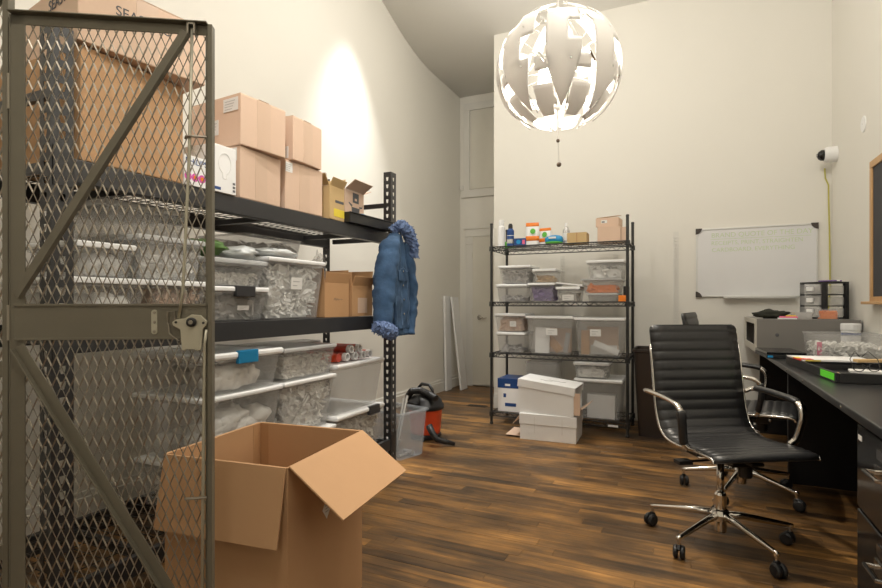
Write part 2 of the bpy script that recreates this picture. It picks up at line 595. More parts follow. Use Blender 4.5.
# the white door in the recess, with casing and the blocked transom panel above it
d1 = struct(MB().box(-2.60, -1.875, YR - 0.045, YR - 0.012, 0.018, 1.995), 'door_1', 'door_paint', bevel=0.003)
hd = MB()
hd.lathe([(0.033, 0), (0.033, 0.008), (0.012, 0.012), (0.011, 0.045)], 18, M=Matrix.Translation((-2.50, YR - 0.045, 0.92)) @ Matrix.Rotation(PI / 2, 4, 'X'))
hd.tube([(-2.50, YR - 0.085, 0.92), (-2.47, YR - 0.09, 0.92), (-2.39, YR - 0.086, 0.915)], [0.011, 0.011, 0.009], 8)
hd.build('door_handle', 'chrome', d1, smooth=True)
for zz in (0.25, 1.0, 1.75):
    MB().box(-2.606, -2.594, YR - 0.052, YR - 0.043, zz - 0.04, zz + 0.04).build('hinge', 'door_paint', d1)
tr = MB()
tr.box(-2.70, -2.604, YR - 0.03, YR, 0, 1.899)
tr.box(-2.70, -2.604, YR - 0.03, YR, 1.926, 1.999)
tr.box(-2.715, -1.86, YR - 0.03, YR, 2.0, 2.10)
tr.box(-2.73, -1.86, YR - 0.045, YR, 2.10, 2.125)
tr.box(-2.71, -2.60, YR - 0.036, YR, 1.90, 1.925)
struct(tr, 'trim_1', 'trim', bevel=0.003)
tp = MB()
tp.box(-2.745, -2.655, YR - 0.022, YR, 2.631, 3.699)
tp.box(-2.745, -1.86, YR - 0.022, YR, 3.70, 3.80)
tp.box(-2.77, -1.86, YR - 0.03, YR, 2.53, 2.63)
tp.box(-2.79, -2.746, YR - 0.034, YR, 2.631, 2.70)
tpo = struct(tp, 'trim_2', 'trim', bevel=0.003)
MB().box(-2.645, -1.865, YR - 0.012, YR - 0.002, 2.64, 3.69).build('transom_panel', 'door_paint', tpo, bevel=0.003)
struct(MB().box(-1.867, -1.856, YR - 0.014, YR, 0, 3.9), 'trim_4', 'trim')

# two white boards leaning in the recess
def lean_board(name, label, x, y, wx, hh, lean, t, rz=0.0):
    mb = MB()
    Mx = Matrix.Rotation(lean, 4, 'Y')
    mb.box(-t / 2, t / 2, -wx / 2, wx / 2, 0.0, hh, Mx)
    zmin = min(v[2] for v in mb.v)
    mb.v = [(a, b_, c - zmin + 0.001) for a, b_, c in mb.v]
    one(mb, name, 'white_panel', label, 'board', (x, y, 0), rz, bevel=0.003, group='white boards leaning by the far door')
lean_board('white_board_panel', 'white board standing upright against the left wall beside the white door', -2.755, 6.16, 0.16, 1.20, R(-1.2), 0.03)
lean_board('white_board_panel', 'white board leaning at a slant, nearest to the white door handle', -2.60, 6.30, 0.20, 1.19, R(-6.5), 0.025)

# floor vent
fv = thing('floor_vent', 'small dark floor grille set in the boards near the far door', 'vent', (-2.05, 5.34, 0))
MB().box(-0.11, 0.11, -0.045, 0.045, 0.0008, 0.004).build('frame', 'vent_metal', fv)
for k in range(5):
    MB().box(-0.095, 0.095, -0.034 + k * 0.016, -0.028 + k * 0.016, 0.004, 0.007).build('slat', 'rack_metal', fv)

# ================================================================== BOXES AND BINS: builders
def flap(mb, p0, p1, out, ln, ang, t=0.005):
    # flap hinged on edge p0-p1, 'out' = horizontal outward direction, ang = angle above horizontal
    p0, p1, out = Vector(p0), Vector(p1), Vector(out).normalized()
    d = out * (math.cos(ang) * ln) + Vector((0, 0, math.sin(ang) * ln))
    e = (p1 - p0).normalized() * 0.004
    mb.sheet([p0 + e, p1 - e, p1 - e + d, p0 + e + d], t)
def closed_carton(label, loc, sx, sy, sz, rz=0.0, m='carton', tape_face='x', tape=True, group=None, lab=None, name='cardboard_box', sag=0.0):
    """closed carton, base centre at loc; local +x is the front face"""
    t = thing(name, label, 'box', loc, rz, group)
    mb = MB()
    mb.box(-sx / 2, sx / 2, -sy / 2, sy / 2, 0, sz)
    # slightly bulged top
    mb.v = [(a, b_ + (0.002 if c > 0.01 else 0), c) for a, b_, c in mb.v]
    mb.build('body', m, t, bevel=0.004)
    seam = MB()
    seam.box(-sx / 2 + 0.004, sx / 2 - 0.004, -sy / 2 + 0.003, -0.0015, sz, sz + 0.0028)
    seam.box(-sx / 2 + 0.004, sx / 2 - 0.004, 0.0015, sy / 2 - 0.003, sz, sz + 0.0028)
    seam.build('top_flaps', m, t)
    if tape:
        tp_ = MB()
        tp_.box(sx / 2, sx / 2 + 0.0008, -0.04, 0.04, 0.004, sz)
        tp_.box(-sx / 2, sx / 2 + 0.0008, -0.03, 0.03, sz + 0.0028, sz + 0.0036)
        tp_.build('packing_tape', 'carton_tape', t)
    for (face, u, v, wu, wv) in (lab or []):
        q = MB()
        g = MB()
        if face == 'y':     # on the -y side
            q.box(u - wu / 2, u + wu / 2, -sy / 2 - 0.0012, -sy / 2, v - wv / 2, v + wv / 2)
            for k in range(4):
                g.box(u - wu * 0.4, u + wu * (0.1 + 0.07 * k), -sy / 2 - 0.0018, -sy / 2 - 0.0012, v - wv * 0.35 + k * wv * 0.2, v - wv * 0.3 + k * wv * 0.2)
        else:
            q.box(sx / 2, sx / 2 + 0.0012, u - wu / 2, u + wu / 2, v - wv / 2, v + wv / 2)
            for k in range(4):
                g.box(sx / 2 + 0.0012, sx / 2 + 0.0018, u - wu * 0.4, u + wu * (0.1 + 0.07 * k), v - wv * 0.35 + k * wv * 0.2, v - wv * 0.3 + k * wv * 0.2)
        lo = q.build('shipping_label', 'label_white', t)
        g.build('print', 'label_grey', lo)
    return t
def open_carton(label, loc, sx, sy, sz, rz, flaps, m='carton_dark', name='open_cardboard_box', th=0.005, group=None, cat='box'):
    """open carton; flaps = {'-x':(len,ang),...}"""
    t = thing(name, label, cat, loc, rz, group)
    b = MB()
    hx, hy = sx / 2, sy / 2
    b.box(-hx, hx, -hy, hy, 0, th)
    b.box(-hx, hx, -hy, -hy + th, th, sz)
    b.box(-hx, hx, hy - th, hy, th, sz)
    b.box(-hx, -hx + th, -hy + th, hy - th, th, sz)
    b.box(hx - th, hx, -hy + th, hy - th, th, sz)
    b.build('body', m, t, bevel=0.001)
    E = {'-x': ((-hx, hy, sz), (-hx, -hy, sz), (-1, 0, 0)), '+x': ((hx, -hy, sz), (hx, hy, sz), (1, 0, 0)),
         '-y': ((-hx, -hy, sz), (hx, -hy, sz), (0, -1, 0)), '+y': ((hx, hy, sz), (-hx, hy, sz), (0, 1, 0))}
    for k, (ln, an) in flaps.items():
        f = MB()
        flap(f, *E[k], ln, R(an), th)
        f.build('flap', m, t, bevel=0.001)
    return t

def chips(rng, hx, hy, z0, z1, n, size, taper=0.93, zcap=9.0):
    """n small thin pieces packed against the walls and top of a box-shaped heap"""
    mb = MB()
    core = 0.80
    mb.frustum(hx * taper * core, hy * taper * core, hx * core, hy * core, z0, z0 + (z1 - z0) * 0.9)
    for i in range(n):
        s = rng.random()
        fz = rng.random()
        z = z0 + 0.005 + (z1 - z0 - 0.01) * fz
        tx = hx * (taper + (1 - taper) * fz) - size * 0.35
        ty = hy * (taper + (1 - taper) * fz) - size * 0.35
        u = rng.uniform(-1, 1)
        side = rng.random()
        if side < 0.40:
            p = (tx * rng.uniform(0.90, 1.0), ty * u, z)
        elif side < 0.62:
            p = (tx * u, -ty * rng.uniform(0.90, 1.0), z)
        elif side < 0.7:
            p = (tx * u, ty * rng.uniform(0.9, 1.0), z)
        else:
            p = (tx * rng.uniform(-1, 1), ty * rng.uniform(-1, 1), z0 + (z1 - z0) * rng.uniform(0.88, 1.0))
        a = size * rng.uniform(0.6, 1.3)
        b_ = size * rng.uniform(0.25, 0.6)
        c_ = size * rng.uniform(0.06, 0.2)
        Mx = Matrix.Translation(p) @ Matrix.Rotation(rng.uniform(0, 6.28), 4, 'Z') @ Matrix.Rotation(rng.uniform(-1.0, 1.0), 4, 'Y') @ Matrix.Rotation(rng.uniform(0, 3.1), 4, 'X')
        mb.box(-a / 2, a / 2, -b_ / 2, b_ / 2, -c_ / 2, c_ / 2, Mx)
    # keep inside
    out = []
    for v in mb.v:
        fz = min(1, max(0, (v[2] - z0) / max(1e-6, z1 - z0)))
        lx = hx * (taper + (1 - taper) * fz) - 0.002
        ly = hy * (taper + (1 - taper) * fz) - 0.002
        out.append((max(-lx, min(lx, v[0])), max(-ly, min(ly, v[1])), max(z0 + 0.001, min(z1 + size * 0.3, zcap, v[2]))))
    mb.v = out
    return mb
binrng = random.Random(11)
def plastic_bin(label, loc, sx, sy, sz, rz=0.0, lid='lid_white', latch=None, body='bin_clear', taper=0.90, fill=None, label_tag=None, group=None, name='storage_bin', foot=True, contents_label=None, lid_h=0.022):
    """clear bin; base centre at loc, sx/sy outer at the top rim, sz full height with lid; front is +x"""
    t = thing(name, label, 'storage bin', loc, rz, group)
    zt = sz - (lid_h if lid else 0.0)
    th = 0.003
    hx, hy = sx / 2 - 0.010, sy / 2 - 0.010
    bx, by = hx * taper, hy * taper
    b = MB()
    # outer + inner walls as closed shell
    ov = [(-bx, -by, 0), (bx, -by, 0), (bx, by, 0), (-bx, by, 0), (-hx, -hy, zt), (hx, -hy, zt), (hx, hy, zt), (-hx, hy, zt)]
    iv = [(-bx + th, -by + th, th), (bx - th, -by + th, th), (bx - th, by - th, th), (-bx + th, by - th, th),
          (-hx + th, -hy + th, zt), (hx - th, -hy + th, zt), (hx - th, hy - th, zt), (-hx + th, hy - th, zt)]
    fs = [(0, 3, 2, 1), (0, 1, 5, 4), (1, 2, 6, 5), (2, 3, 7, 6), (3, 0, 4, 7)]
    fs += [(8, 9, 10, 11), (12, 13, 9, 8), (13, 14, 10, 9), (14, 15, 11, 10), (15, 12, 8, 11)]
    fs += [(4, 5, 13, 12), (5, 6, 14, 13), (6, 7, 15, 14), (7, 4, 12, 15)]
    b.add(ov + iv, fs)
    b.build('body', body, t, bevel=0.006)
    rim = MB()
    r0 = 0.008
    rim.tube([(-hx - 0.002, -hy - 0.002, zt - 0.006), (hx + 0.002, -hy - 0.002, zt - 0.006), (hx + 0.002, hy + 0.002, zt - 0.006), (-hx - 0.002, hy + 0.002, zt - 0.006)], 0.007, 4, closed=True)
    rim.build('rim', body, t)
    if lid:
        l = MB()
        l.box(-sx / 2, sx / 2, -sy / 2, sy / 2, zt, zt + lid_h * 0.55)
        l.box(-sx / 2 + 0.014, sx / 2 - 0.014, -sy / 2 + 0.014, sy / 2 - 0.014, zt + lid_h * 0.55, zt + lid_h * 0.8)
        l.tube([(-sx / 2 + 0.006, -sy / 2 + 0.006, zt + lid_h * 0.5), (sx / 2 - 0.006, -sy / 2 + 0.006, zt + lid_h * 0.5), (sx / 2 - 0.006, sy / 2 - 0.006, zt + lid_h * 0.5), (-sx / 2 + 0.006, sy / 2 - 0.006, zt + lid_h * 0.5)], lid_h * 0.5, 8, closed=True)
        lo = l.build('lid', lid, t, bevel=0.003)
    if latch:
        q = MB()
        lw = min(0.12, sy * 0.32)
        q.box(sx / 2 - 0.012, sx / 2 + 0.012, -lw / 2 + latch[1], lw / 2 + latch[1], zt - 0.024, zt + lid_h + 0.004)
        q.build('latch', latch[0], t, bevel=0.004)
    if label_tag:
        u, v, wu, wv = label_tag
        fx = bx + (hx - bx) * (v / zt)
        slope = math.atan2(hx - bx, zt)
        q = MB()
        Mx = Matrix.Translation((fx + 0.0015, u, v)) @ Matrix.Rotation(slope, 4, 'Y')
        q.box(-0.0005, 0.0008, -wu / 2, wu / 2, -wv / 2, wv / 2, Mx)
        lo = q.build('label_card', 'label_white', t)
        q = MB()
        for k in range(2):
            q.box(0.0008, 0.0014, -wu * 0.35, wu * (0.05 + 0.2 * k), -wv * 0.22 + k * wv * 0.34, -wv * 0.14 + k * wv * 0.34, Mx)
        q.build('print', 'label_grey', lo)
    if fill:
        kind, m, frac, n, size = fill
        top = 0.006 + (zt - 0.012) * frac
        fx = (bx + (hx - bx) * frac)
        fy = (by + (hy - by) * frac)
        if kind == 'chips':
            mb = chips(binrng, fx - 0.005, fy - 0.005, 0.005, top, n, size, bx / fx, zt - 0.006)
        else:
            mb = MB()
            sm = True
            for i in range(n):
                r_ = size * binrng.uniform(0.8, 1.2)
                px = (fx * 0.98 - r_) * binrng.choice((1, 1, binrng.uniform(-1, 1)))
                py = binrng.uniform(-1, 1) * max(0.0, fy * 0.95 - r_)
                pz = 0.008 + r_ * 0.7 + binrng.random() * max(0.0, top - 1.5 * r_)
                mb.blob((px, py, pz), (r_, r_, r_ * 0.75), i + int(loc[1] * 100), 0.5, 8, 12, 1.8)
            def lim(a, b_, c):
                c = max(0.006, min(zt - 0.008, c))
                g_ = c / zt
                lx, ly = bx + (hx - bx) * g_ - 0.006, by + (hy - by) * g_ - 0.006
                return (max(-lx, min(lx, a)), max(-ly, min(ly, b_)), c)
            mb.v = [lim(*v_) for v_ in mb.v]
        o = one(mb, 'bin_contents', m, contents_label or ('packed contents inside the ' + label)[:90], 'contents', loc, rz, smooth=(kind != 'chips'), kind='stuff')
    return t
# ================================================================== THE STEEL RACK
XF, XB = -1.8335, -2.4035
YN, YE = 1.007, 3.140          # -y faces of the near and far posts
RACK_H = 2.003
rack = thing('storage_rack', 'tall black steel storage rack with slotted posts along the left wall', 'rack', ((XF + XB) / 2, (YN + YE) / 2, 0))
def slotted_strip(mb, o, u, w_, H, pitch, hw, hh):
    o, u = Vector(o), Vector(u)
    z = 0.0
    k = 0
    Z = Vector((0, 0, 1))
    a0, a1 = (w_ - hw) / 2, (w_ + hw) / 2
    while z < H - 1e-6:
        zt = min(z + pitch, H)
        h0, h1 = z + (pitch - hh) / 2, z + (pitch + hh) / 2
        if h1 < zt - 0.003:
            P = lambda a, b: o + u * a + Z * b
            # keyhole slot: wide at the top, narrow below
            n0, n1 = a0 + hw * 0.22, a1 - hw * 0.22
            vs = [P(0, z), P(w_, z), P(w_, zt), P(0, zt), P(n0, h0), P(n1, h0), P(a1, h1 - hh * 0.4), P(a1, h1), P(a0, h1), P(a0, h1 - hh * 0.4)]
            mb.add(vs, [(0, 1, 5, 4), (1, 2, 7, 6, 5), (2, 3, 8, 7), (3, 0, 4, 9, 8)])
        else:
            mb.add([o + Z * z, o + u * w_ + Z * z, o + u * w_ + Z * zt, o + Z * zt], [(0, 1, 2, 3)])
        z = zt
PWD = 0.068
for (px, sx) in ((XF, -1), (XB, 1)):
    for py in (YN, YE):
        mb = MB()
        slotted_strip(mb, (px, py, 0.004), (0, 1, 0), PWD, RACK_H, 0.0508, 0.020, 0.026)
        slotted_strip(mb, (px, py, 0.004), (sx, 0, 0), 0.058, RACK_H, 0.0508, 0.018, 0.026)
        o = mb.build('post', 'rack_metal', rack, world=True)
        sm = o.modifiers.new('thickness', 'SOLIDIFY')
        sm.thickness = 0.0025
        ft = MB().box(min(px, px + sx * 0.066), max(px, px + sx * 0.066), py - 0.004, py + PWD + 0.004, 0.0, 0.006)
        ft.build('foot_plate', 'rack_metal', o, world=True)
LV = (0.179, 1.0264, 1.5879)
LH = (0.075, 0.084, 0.078)
for lv, lh in zip(LV, LH):
    for (x0, x1) in ((XF - 0.004, XF - 0.032), (XB + 0.004, XB + 0.032)):
        mb = MB()
        xa, xb = min(x0, x1), max(x0, x1)
        mb.box(xa, xb, YN + PWD + 0.001, YE - 0.001, lv - lh, lv)
        inn = 0.02 if x0 > -2.1 else -0.02
        # inner ledge of the step beam
        if inn > 0:
            mb.box(xa - 0.02, xa, YN + PWD + 0.001, YE - 0.001, lv - lh, lv - 0.022)
        else:
            mb.box(xb, xb + 0.02, YN + PWD + 0.001, YE - 0.001, lv - lh, lv - 0.022)
        bo = mb.build('beam', 'rack_metal', rack, world=True, bevel=0.003)
        # welded end clips gripping the posts
        for ye in (YN + 0.004, YE + 0.006):
            cx_ = XF + 0.001 if x0 > -2.1 else XB - 0.004
            MB().box(cx_, cx_ + 0.003, ye, ye + 0.06, lv - lh - 0.02, lv + 0.03).build('clip', 'rack_metal', bo, world=True)
    # end bars
    for py in (YN + 0.010, YE + 0.03):
        MB().box(XB + 0.06, XF - 0.06, py, py + 0.02, lv - 0.05, lv - 0.018).build('end_bar', 'rack_metal', rack, world=True)
    # cross supports and wire deck
    for k in range(3):
        yy = YN + 0.35 + k * 0.75
        MB().box(XB + 0.034, XF - 0.034, yy, yy + 0.035, lv - 0.052, lv - 0.024).build('deck_support', 'rack_metal', rack, world=True, bevel=0.002)
    dk = MB()
    yy = YN + 0.09
    while yy < YE - 0.01:
        dk.tube([(XB + 0.03, yy, lv - 0.010), (XF - 0.03, yy, lv - 0.010)], 0.0024, 4)
        yy += 0.05
    for k in range(6):
        xx = XB + 0.05 + k * 0.10
        dk.tube([(xx, YN + 0.078, lv - 0.0145), (xx, YE - 0.005, lv - 0.0145)], 0.0026, 4)
    do = dk.build('wire_deck', 'wire_zinc', rack, world=True)
    do['kind'] = 'stuff'
for (py) in (YN + 0.006, YE + 0.03):
    for zz in (1.772,):
        MB().box(XB + 0.058, XF - 0.058, py, py + 0.02, zz, zz + 0.03).build('end_brace', 'rack_metal', rack, world=True)

# ------------------------------------------------------------------ on the top shelf (z 1.613)
ZT = 1.5893
closed_carton('large plain cardboard box at the near end of the top rack shelf, bottom of two', (-2.09, 1.2967, ZT), 0.5035, 0.399, 0.3847, 0, 'carton_big', tape=False, group='large cartons on the top rack shelf', lab=[])  # darker carton colour stands in for the weaker light on this box
big = closed_carton('large cardboard box with dark lettering, stacked on another big box on the rack', (-2.033, 1.345, ZT + 0.3925), 0.494, 0.456, 0.2232, R(-9), 'carton', tape=True, group='large cartons on the top rack shelf')
lf = MB()
flap(lf, (0.247, -0.228, 0.2275), (0.247, 0.228, 0.2275), (-1, 0, 0), 0.22, R(17), 0.005)
lf.build('raised_flap', 'carton', big)
text_part('SEASTCO', 0.048, 'label_ink', big, frame_m((0.2475, -0.11, 0.135), (0, 1, 0), (0, 0, 1)))
text_part('SEASTCO', 0.055, 'label_ink', big, frame_m((0.02, -0.2285, 0.155), (1, 0, 0), (0, 0, 1)))
# bulb cartons
pb = thing('bulb_carton', 'white bulb carton with blue lettering and pink orange print behind the cage mesh', 'box', (-1.919, 1.5665, ZT), 0, 'bulb cartons on the top rack shelf')
MB().box(-0.085, 0.085, -0.067, 0.067, 0, 0.122).build('body', 'paper_white', pb, bevel=0.002)
text_part('PHILIPS', 0.034, 'blue', pb, frame_m((0.0855, -0.063, 0.088), (0, 1, 0), (0, 0, 1)))
q = MB()
for k in range(4):
    q.lathe([(0.017, 0), (0.017, 0.0008)], 14, M=frame_m((0.0851, -0.05 + k * 0.034, 0.036), (0, 1, 0), (0, 0, 1)))
q.build('pink_print', 'magenta', pb)
q = MB()
for k in range(3):
    q.lathe([(0.009, 0), (0.009, 0.0006)], 12, M=frame_m((0.0860, -0.05 + k * 0.034, 0.036), (0, 1, 0), (0, 0, 1)))
q.build('orange_print', 'orange', pb)
pc = thing('bulb_carton', 'plain white bulb carton with a faint bulb outline beside the cage door edge', 'box', (-1.919, 1.700, ZT), 0, 'bulb cartons on the top rack shelf')
MB().box(-0.09, 0.09, -0.064, 0.064, 0, 0.205).build('body', 'paper_white', pc, bevel=0.002)
q = MB()
pts = []
for k in range(22):
    a = R(-60) + k / 21 * R(300)
    pts.append((0.0908, 0.036 * math.cos(a + PI / 2 + R(30) - R(60)), 0.125 + 0.042 * math.sin(a + R(30))))
pts = [(0.0908, 0.034 * math.sin(R(20) + k / 21 * R(320)), 0.128 - 0.045 * math.cos(R(20) + k / 21 * R(320))) for k in range(22)]
q.tube(pts, 0.0014, 4)
q.tube([(0.0908, 0.012, 0.087), (0.0908, 0.010, 0.062), (0.0908, -0.010, 0.062), (0.0908, -0.012, 0.087)], 0.0014, 4)
q.build('bulb_outline', 'label_white', pc)
MB().box(0.09, 0.0908, -0.062, -0.022, 0.010, 0.022).build('blue_mark', 'blue', pc)
q = MB()
for k in range(3):
    q.box(0.09, 0.0908, 0.045, 0.058, 0.012 + k * 0.016, 0.022 + k * 0.016)
q.build('black_mark', 'label_ink', pc)
# the four taped cartons
G4 = 'taped cartons stacked two by two on the top rack shelf'
closed_carton('taped tan carton, lower one of the left pair on the top rack shelf', (-2.0425, 1.9285, ZT), 0.399, 0.2707, 0.2346, R(1.5), group=G4, lab=[('y', 0.13, 0.20, 0.10, 0.06)])
closed_carton('taped tan carton with two white labels on its side, highest on the left pair', (-1.9997, 1.9427, ZT + 0.2395), 0.361, 0.2707, 0.2327, R(-5), group=G4, lab=[('y', 0.115, 0.19, 0.10, 0.06), ('y', 0.0, 0.10, 0.06, 0.07)])
closed_carton('taped tan carton, lower one of the right pair beside the tan tape carton', (-2.0425, 2.2534, ZT), 0.399, 0.2945, 0.2489, R(-1), group=G4, lab=[('x', -0.12, 0.215, 0.05, 0.05)])
ur = closed_carton('taped tan carton with a lifted top flap, upper one of the right pair', (-2.014, 2.2468, ZT + 0.2535), 0.38, 0.2422, 0.2232, R(2), group=G4, lab=[('y', 0.12, 0.04, 0.08, 0.06)])
lf = MB()
flap(lf, (-0.15, -0.116, 0.2275), (0.15, -0.116, 0.2275), (0, 1, 0), 0.125, R(11), 0.003)
lf.build('raised_flap', 'carton', ur)
# tan tape cartons and small open carton
tc_ = open_carton('narrow tan carton with bright yellow band and an open top', (-1.9095, 2.527, ZT), 0.1425, 0.1568, 0.19, R(4), {'+x': (0.05, 62), '-y': (0.07, 55), '+y': (0.07, 70)}, 'carton_gold', th=0.004)
MB().box(0.0714, 0.0722, -0.035, 0.077, 0.02, 0.065).build('yellow_band', 'yellow', tc_)
MB().box(0.0714, 0.0722, -0.02, 0.07, 0.10, 0.115).build('print', 'label_ink', tc_)
sr = thing('spray_bottle', 'small white bottle with dark cap poking out of the narrow tan carton', 'bottle', (-1.9285, 2.527, ZT + 0.0055))
MB().lathe([(0.026, 0), (0.026, 0.20), (0.014, 0.225)], 16).build('body', 'paper_white', sr, smooth=True)
MB().lathe([(0.016, 0.226), (0.016, 0.275), (0.010, 0.28)], 12).build('cap', 'label_grey', sr)
ob = open_carton('small open carton with a dark open-box print, next to the black tray', (-2.085, 2.93, ZT), 0.19, 0.235, 0.255, R(3), {'+x': (0.09, 35), '-x': (0.10, 65), '-y': (0.11, 12), '+y': (0.12, 20)}, 'carton', th=0.004)
pr_ = MB()
fx = 0.0951
FM = frame_m((fx, 0.01, 0.045), (0, 1, 0), (0, 0, 1))
pr_.prism([(-0.045, 0.03), (0.045, 0.03), (0.05, 0.105), (-0.05, 0.105)], 0, 0.0008, FM)
pr_.prism([(-0.035, 0.135), (0.04, 0.135), (0.04, 0.20), (-0.035, 0.20)], 0, 0.0008, FM)
pr_.prism([(-0.05, 0.105), (-0.085, 0.125), (-0.082, 0.132), (-0.04, 0.118)], 0, 0.0008, FM)
pr_.prism([(0.05, 0.105), (0.085, 0.112), (0.088, 0.135), (0.08, 0.12), (0.045, 0.118)], 0, 0.0008, FM)
pp = pr_.build('dark_print', 'label_ink', ob)
q = MB()
q.prism([(-0.012, 0.15), (0.016, 0.15), (0.016, 0.165), (-0.012, 0.165)], 0.0008, 0.0012, FM)
q.prism([(-0.03, 0.07), (0.03, 0.07), (0.03, 0.074), (-0.03, 0.074)], 0.0008, 0.0012, FM)
q.prism([(-0.02, 0.05), (0.02, 0.05), (0.02, 0.054), (-0.02, 0.054)], 0.0008, 0.0012, FM)
q.build('pale_print', 'carton', pp)
ty = thing('plastic_tray', 'shallow black plastic tray at the far end of the top rack shelf', 'tray', (-1.885, 2.8547, ZT), R(-2))
b = MB()
b.box(-0.085, 0.085, -0.235, 0.235, 0, 0.004)
for (x0, x1, y0, y1) in ((-0.09, -0.085, -0.24, 0.24), (0.085, 0.09, -0.24, 0.24), (-0.085, 0.085, -0.24, -0.235), (-0.085, 0.085, 0.235, 0.24)):
    b.box(x0, x1, y0, y1, 0, 0.062)
b.box(-0.097, -0.09, -0.247, 0.247, 0.056, 0.062).box(0.09, 0.097, -0.247, 0.247, 0.056, 0.062)
b.build('body', 'black_plastic', ty, bevel=0.002)
bt = thing('tape_roll', 'small bright blue tape roll lying in the black plastic tray', 'tape', (-1.8858, 2.8262, ZT + 0.006))
MB().lathe([(0.028, 0), (0.038, 0), (0.038, 0.075), (0.028, 0.075), (0.028, 0)], 20).build('tape', 'blue_bright', bt, smooth=False)
MB().lathe([(0.025, 0), (0.0278, 0), (0.0278, 0.075), (0.025, 0.075), (0.025, 0)], 20).build('core', 'carton', bt)

# ------------------------------------------------------------------ on the middle shelf (z 1.022)
ZM = 1.0277
GB = 'clear storage bins on the steel rack'
def bn(label, y0, y1, z0, z1, depth=0.456, xf=-1.848, **kw):
    return plastic_bin(label, (xf - depth / 2, (y0 + y1) / 2, z0), depth, y1 - y0, z1 - z0, group=GB, **kw)
bn('low clear bin with white lid at the near end of the middle shelf', 1.0782, 1.3538, ZM, 1.2003, fill=('blob', 'bits_white', 0.8, 14, 0.055), contents_label='pale wrapped bundles in the nearest low bin behind the mesh', depth=0.44)
bn('low clear bin with white lid behind the lock plate of the cage door', 1.368, 1.6293, ZM, 1.2003, fill=('chips', 'carton', 0.9, 120, 0.06), contents_label='tan cardboard pieces in the bin behind the cage lock', depth=0.44)
bn('small shallow bin stacked second at the near end, white lid on top', 1.0925, 1.3062, 1.2017, 1.3237, depth=0.30, body='bin_cloudy', fill=('blob', 'bits_white', 0.8, 8, 0.05), contents_label='white bundles in the small bin behind the cage mesh')
bn('square hazy bin with clear lid stacked behind the cage door edge', 1.3157, 1.615, 1.2017, 1.3713, depth=0.40, lid='lid_clear', body='bin_cloudy', fill=('chips', 'bits_white', 0.8, 150, 0.05), contents_label='white parts in the hazy bin near the cage door edge')
bn('wide hazy bin on top of the near stack just under the top shelf', 1.235, 1.596, 1.3727, 1.4947, depth=0.38, xf=-1.919, lid='lid_clear', body='bin_cloudy')
bn('clear bin with black latch on the middle shelf, bottom of its stack', 1.6359, 1.9931, ZM, 1.1851, latch=('latch_black', 0.02), fill=('chips', 'bits_grey', 0.75, 60, 0.08), contents_label='boxed parts inside the clear bin with the black latch on the middle shelf', label_tag=(0.03, 0.06, 0.07, 0.022))
bn('clear bin half full of small pale bits, under the green bag', 1.6293, 1.9807, 1.1865, 1.3114, lid='lid_clear', fill=('chips', 'bits_pale', 0.62, 420, 0.020), contents_label='small pale bits heaped in the bin under the green bag')
bn('large square clear bin stuffed with white pieces, with a paper label', 1.9903, 2.4367, ZM, 1.3399, taper=0.88, fill=('chips', 'bits_white', 0.96, 420, 0.055), contents_label='white plastic pieces stuffed into the large square bin', label_tag=(0.0, 0.185, 0.085, 0.062))
bn('grey clear bin with dark tools on top of the large square bin', 2.014, 2.4605, 1.3413, 1.4691, xf=-2.0235, depth=0.36, lid=None, body='bin_cloudy', fill=('chips', 'bits_grey', 0.6, 40, 0.09), contents_label='dark tool pieces in the grey bin on top of the large bin')
def soft_bag(name, label, m, loc, r, seed, fn=None, cat='bag', amp=0.35):
    mb = MB()
    mb.blob((0, 0, r[2]), r, seed, amp, 14, 22, 2.4)
    lo = min(v[2] for v in mb.v)
    mb.v = [(a, b_, max(0.0, (c - lo))) for a, b_, c in mb.v]
    if fn:
        mb.v = [fn(*v) for v in mb.v]
    return one(mb, name, m, label, cat, loc, smooth=True)
soft_bag('plastic_bag', 'crumpled green bag lying on the bin of pale bits', 'bag_green', (-1.957, 1.700, 1.3128), (0.11, 0.075, 0.04), 3)
def drape(x, y_, z):
    return (x, y_, z * 0.6 + 0.0)
soft_bag('plastic_bag', 'white plastic bag lying between the green bag and the large square bin', 'bag_white', (-1.945, 1.875, 1.3128), (0.10, 0.085, 0.032), 5)
soft_bag('plastic_bag', 'flat white plastic bag on the lid of the large square bin', 'bag_white', (-1.925, 2.11, 1.3413), (0.08, 0.14, 0.022), 9)
GBX = 'open brown boxes on the middle rack shelf'
ba = open_carton('open brown carton with handwriting, next to the large square bin on the middle shelf', (-1.9855, 2.566, ZM), 0.2565, 0.222, 0.20, R(-3), {'+x': (0.06, 78), '-x': (0.06, 80), '-y': (0.08, 83), '+y': (0.08, 89)}, 'carton_dark', group=GBX)
q = MB()
q.tube([(0.1288, -0.03, 0.10), (0.1288, -0.02, 0.112), (0.1288, -0.012, 0.098), (0.1288, 0.0, 0.108), (0.1288, 0.012, 0.1), (0.1288, 0.03, 0.106), (0.1288, 0.045, 0.102)], 0.0013, 4)
q.build('handwriting', 'label_ink', ba)
bb = open_carton('open brown carton on the middle shelf, the one beside the denim jacket', (-1.9855, 2.82, ZM), 0.2565, 0.25, 0.19, R(3), {'+x': (0.06, 70), '-x': (0.06, 80), '-y': (0.08, 89), '+y': (0.10, 80)}, 'carton_dark', group=GBX)
MB().box(0.1283, 0.1291, -0.06, 0.055, 0.02, 0.115).build('packing_tape', 'carton_tape', bb)
mb = MB()
mb.blob((0, 0, 0.12), (0.06, 0.06, 0.12), 4, 0.6, 16, 20, 3.0)
mb.v = [(max(-0.08, min(0.08, a)), max(-0.07, min(0.07, b_)), max(0.0, c * 1.4)) for a, b_, c in mb.v]
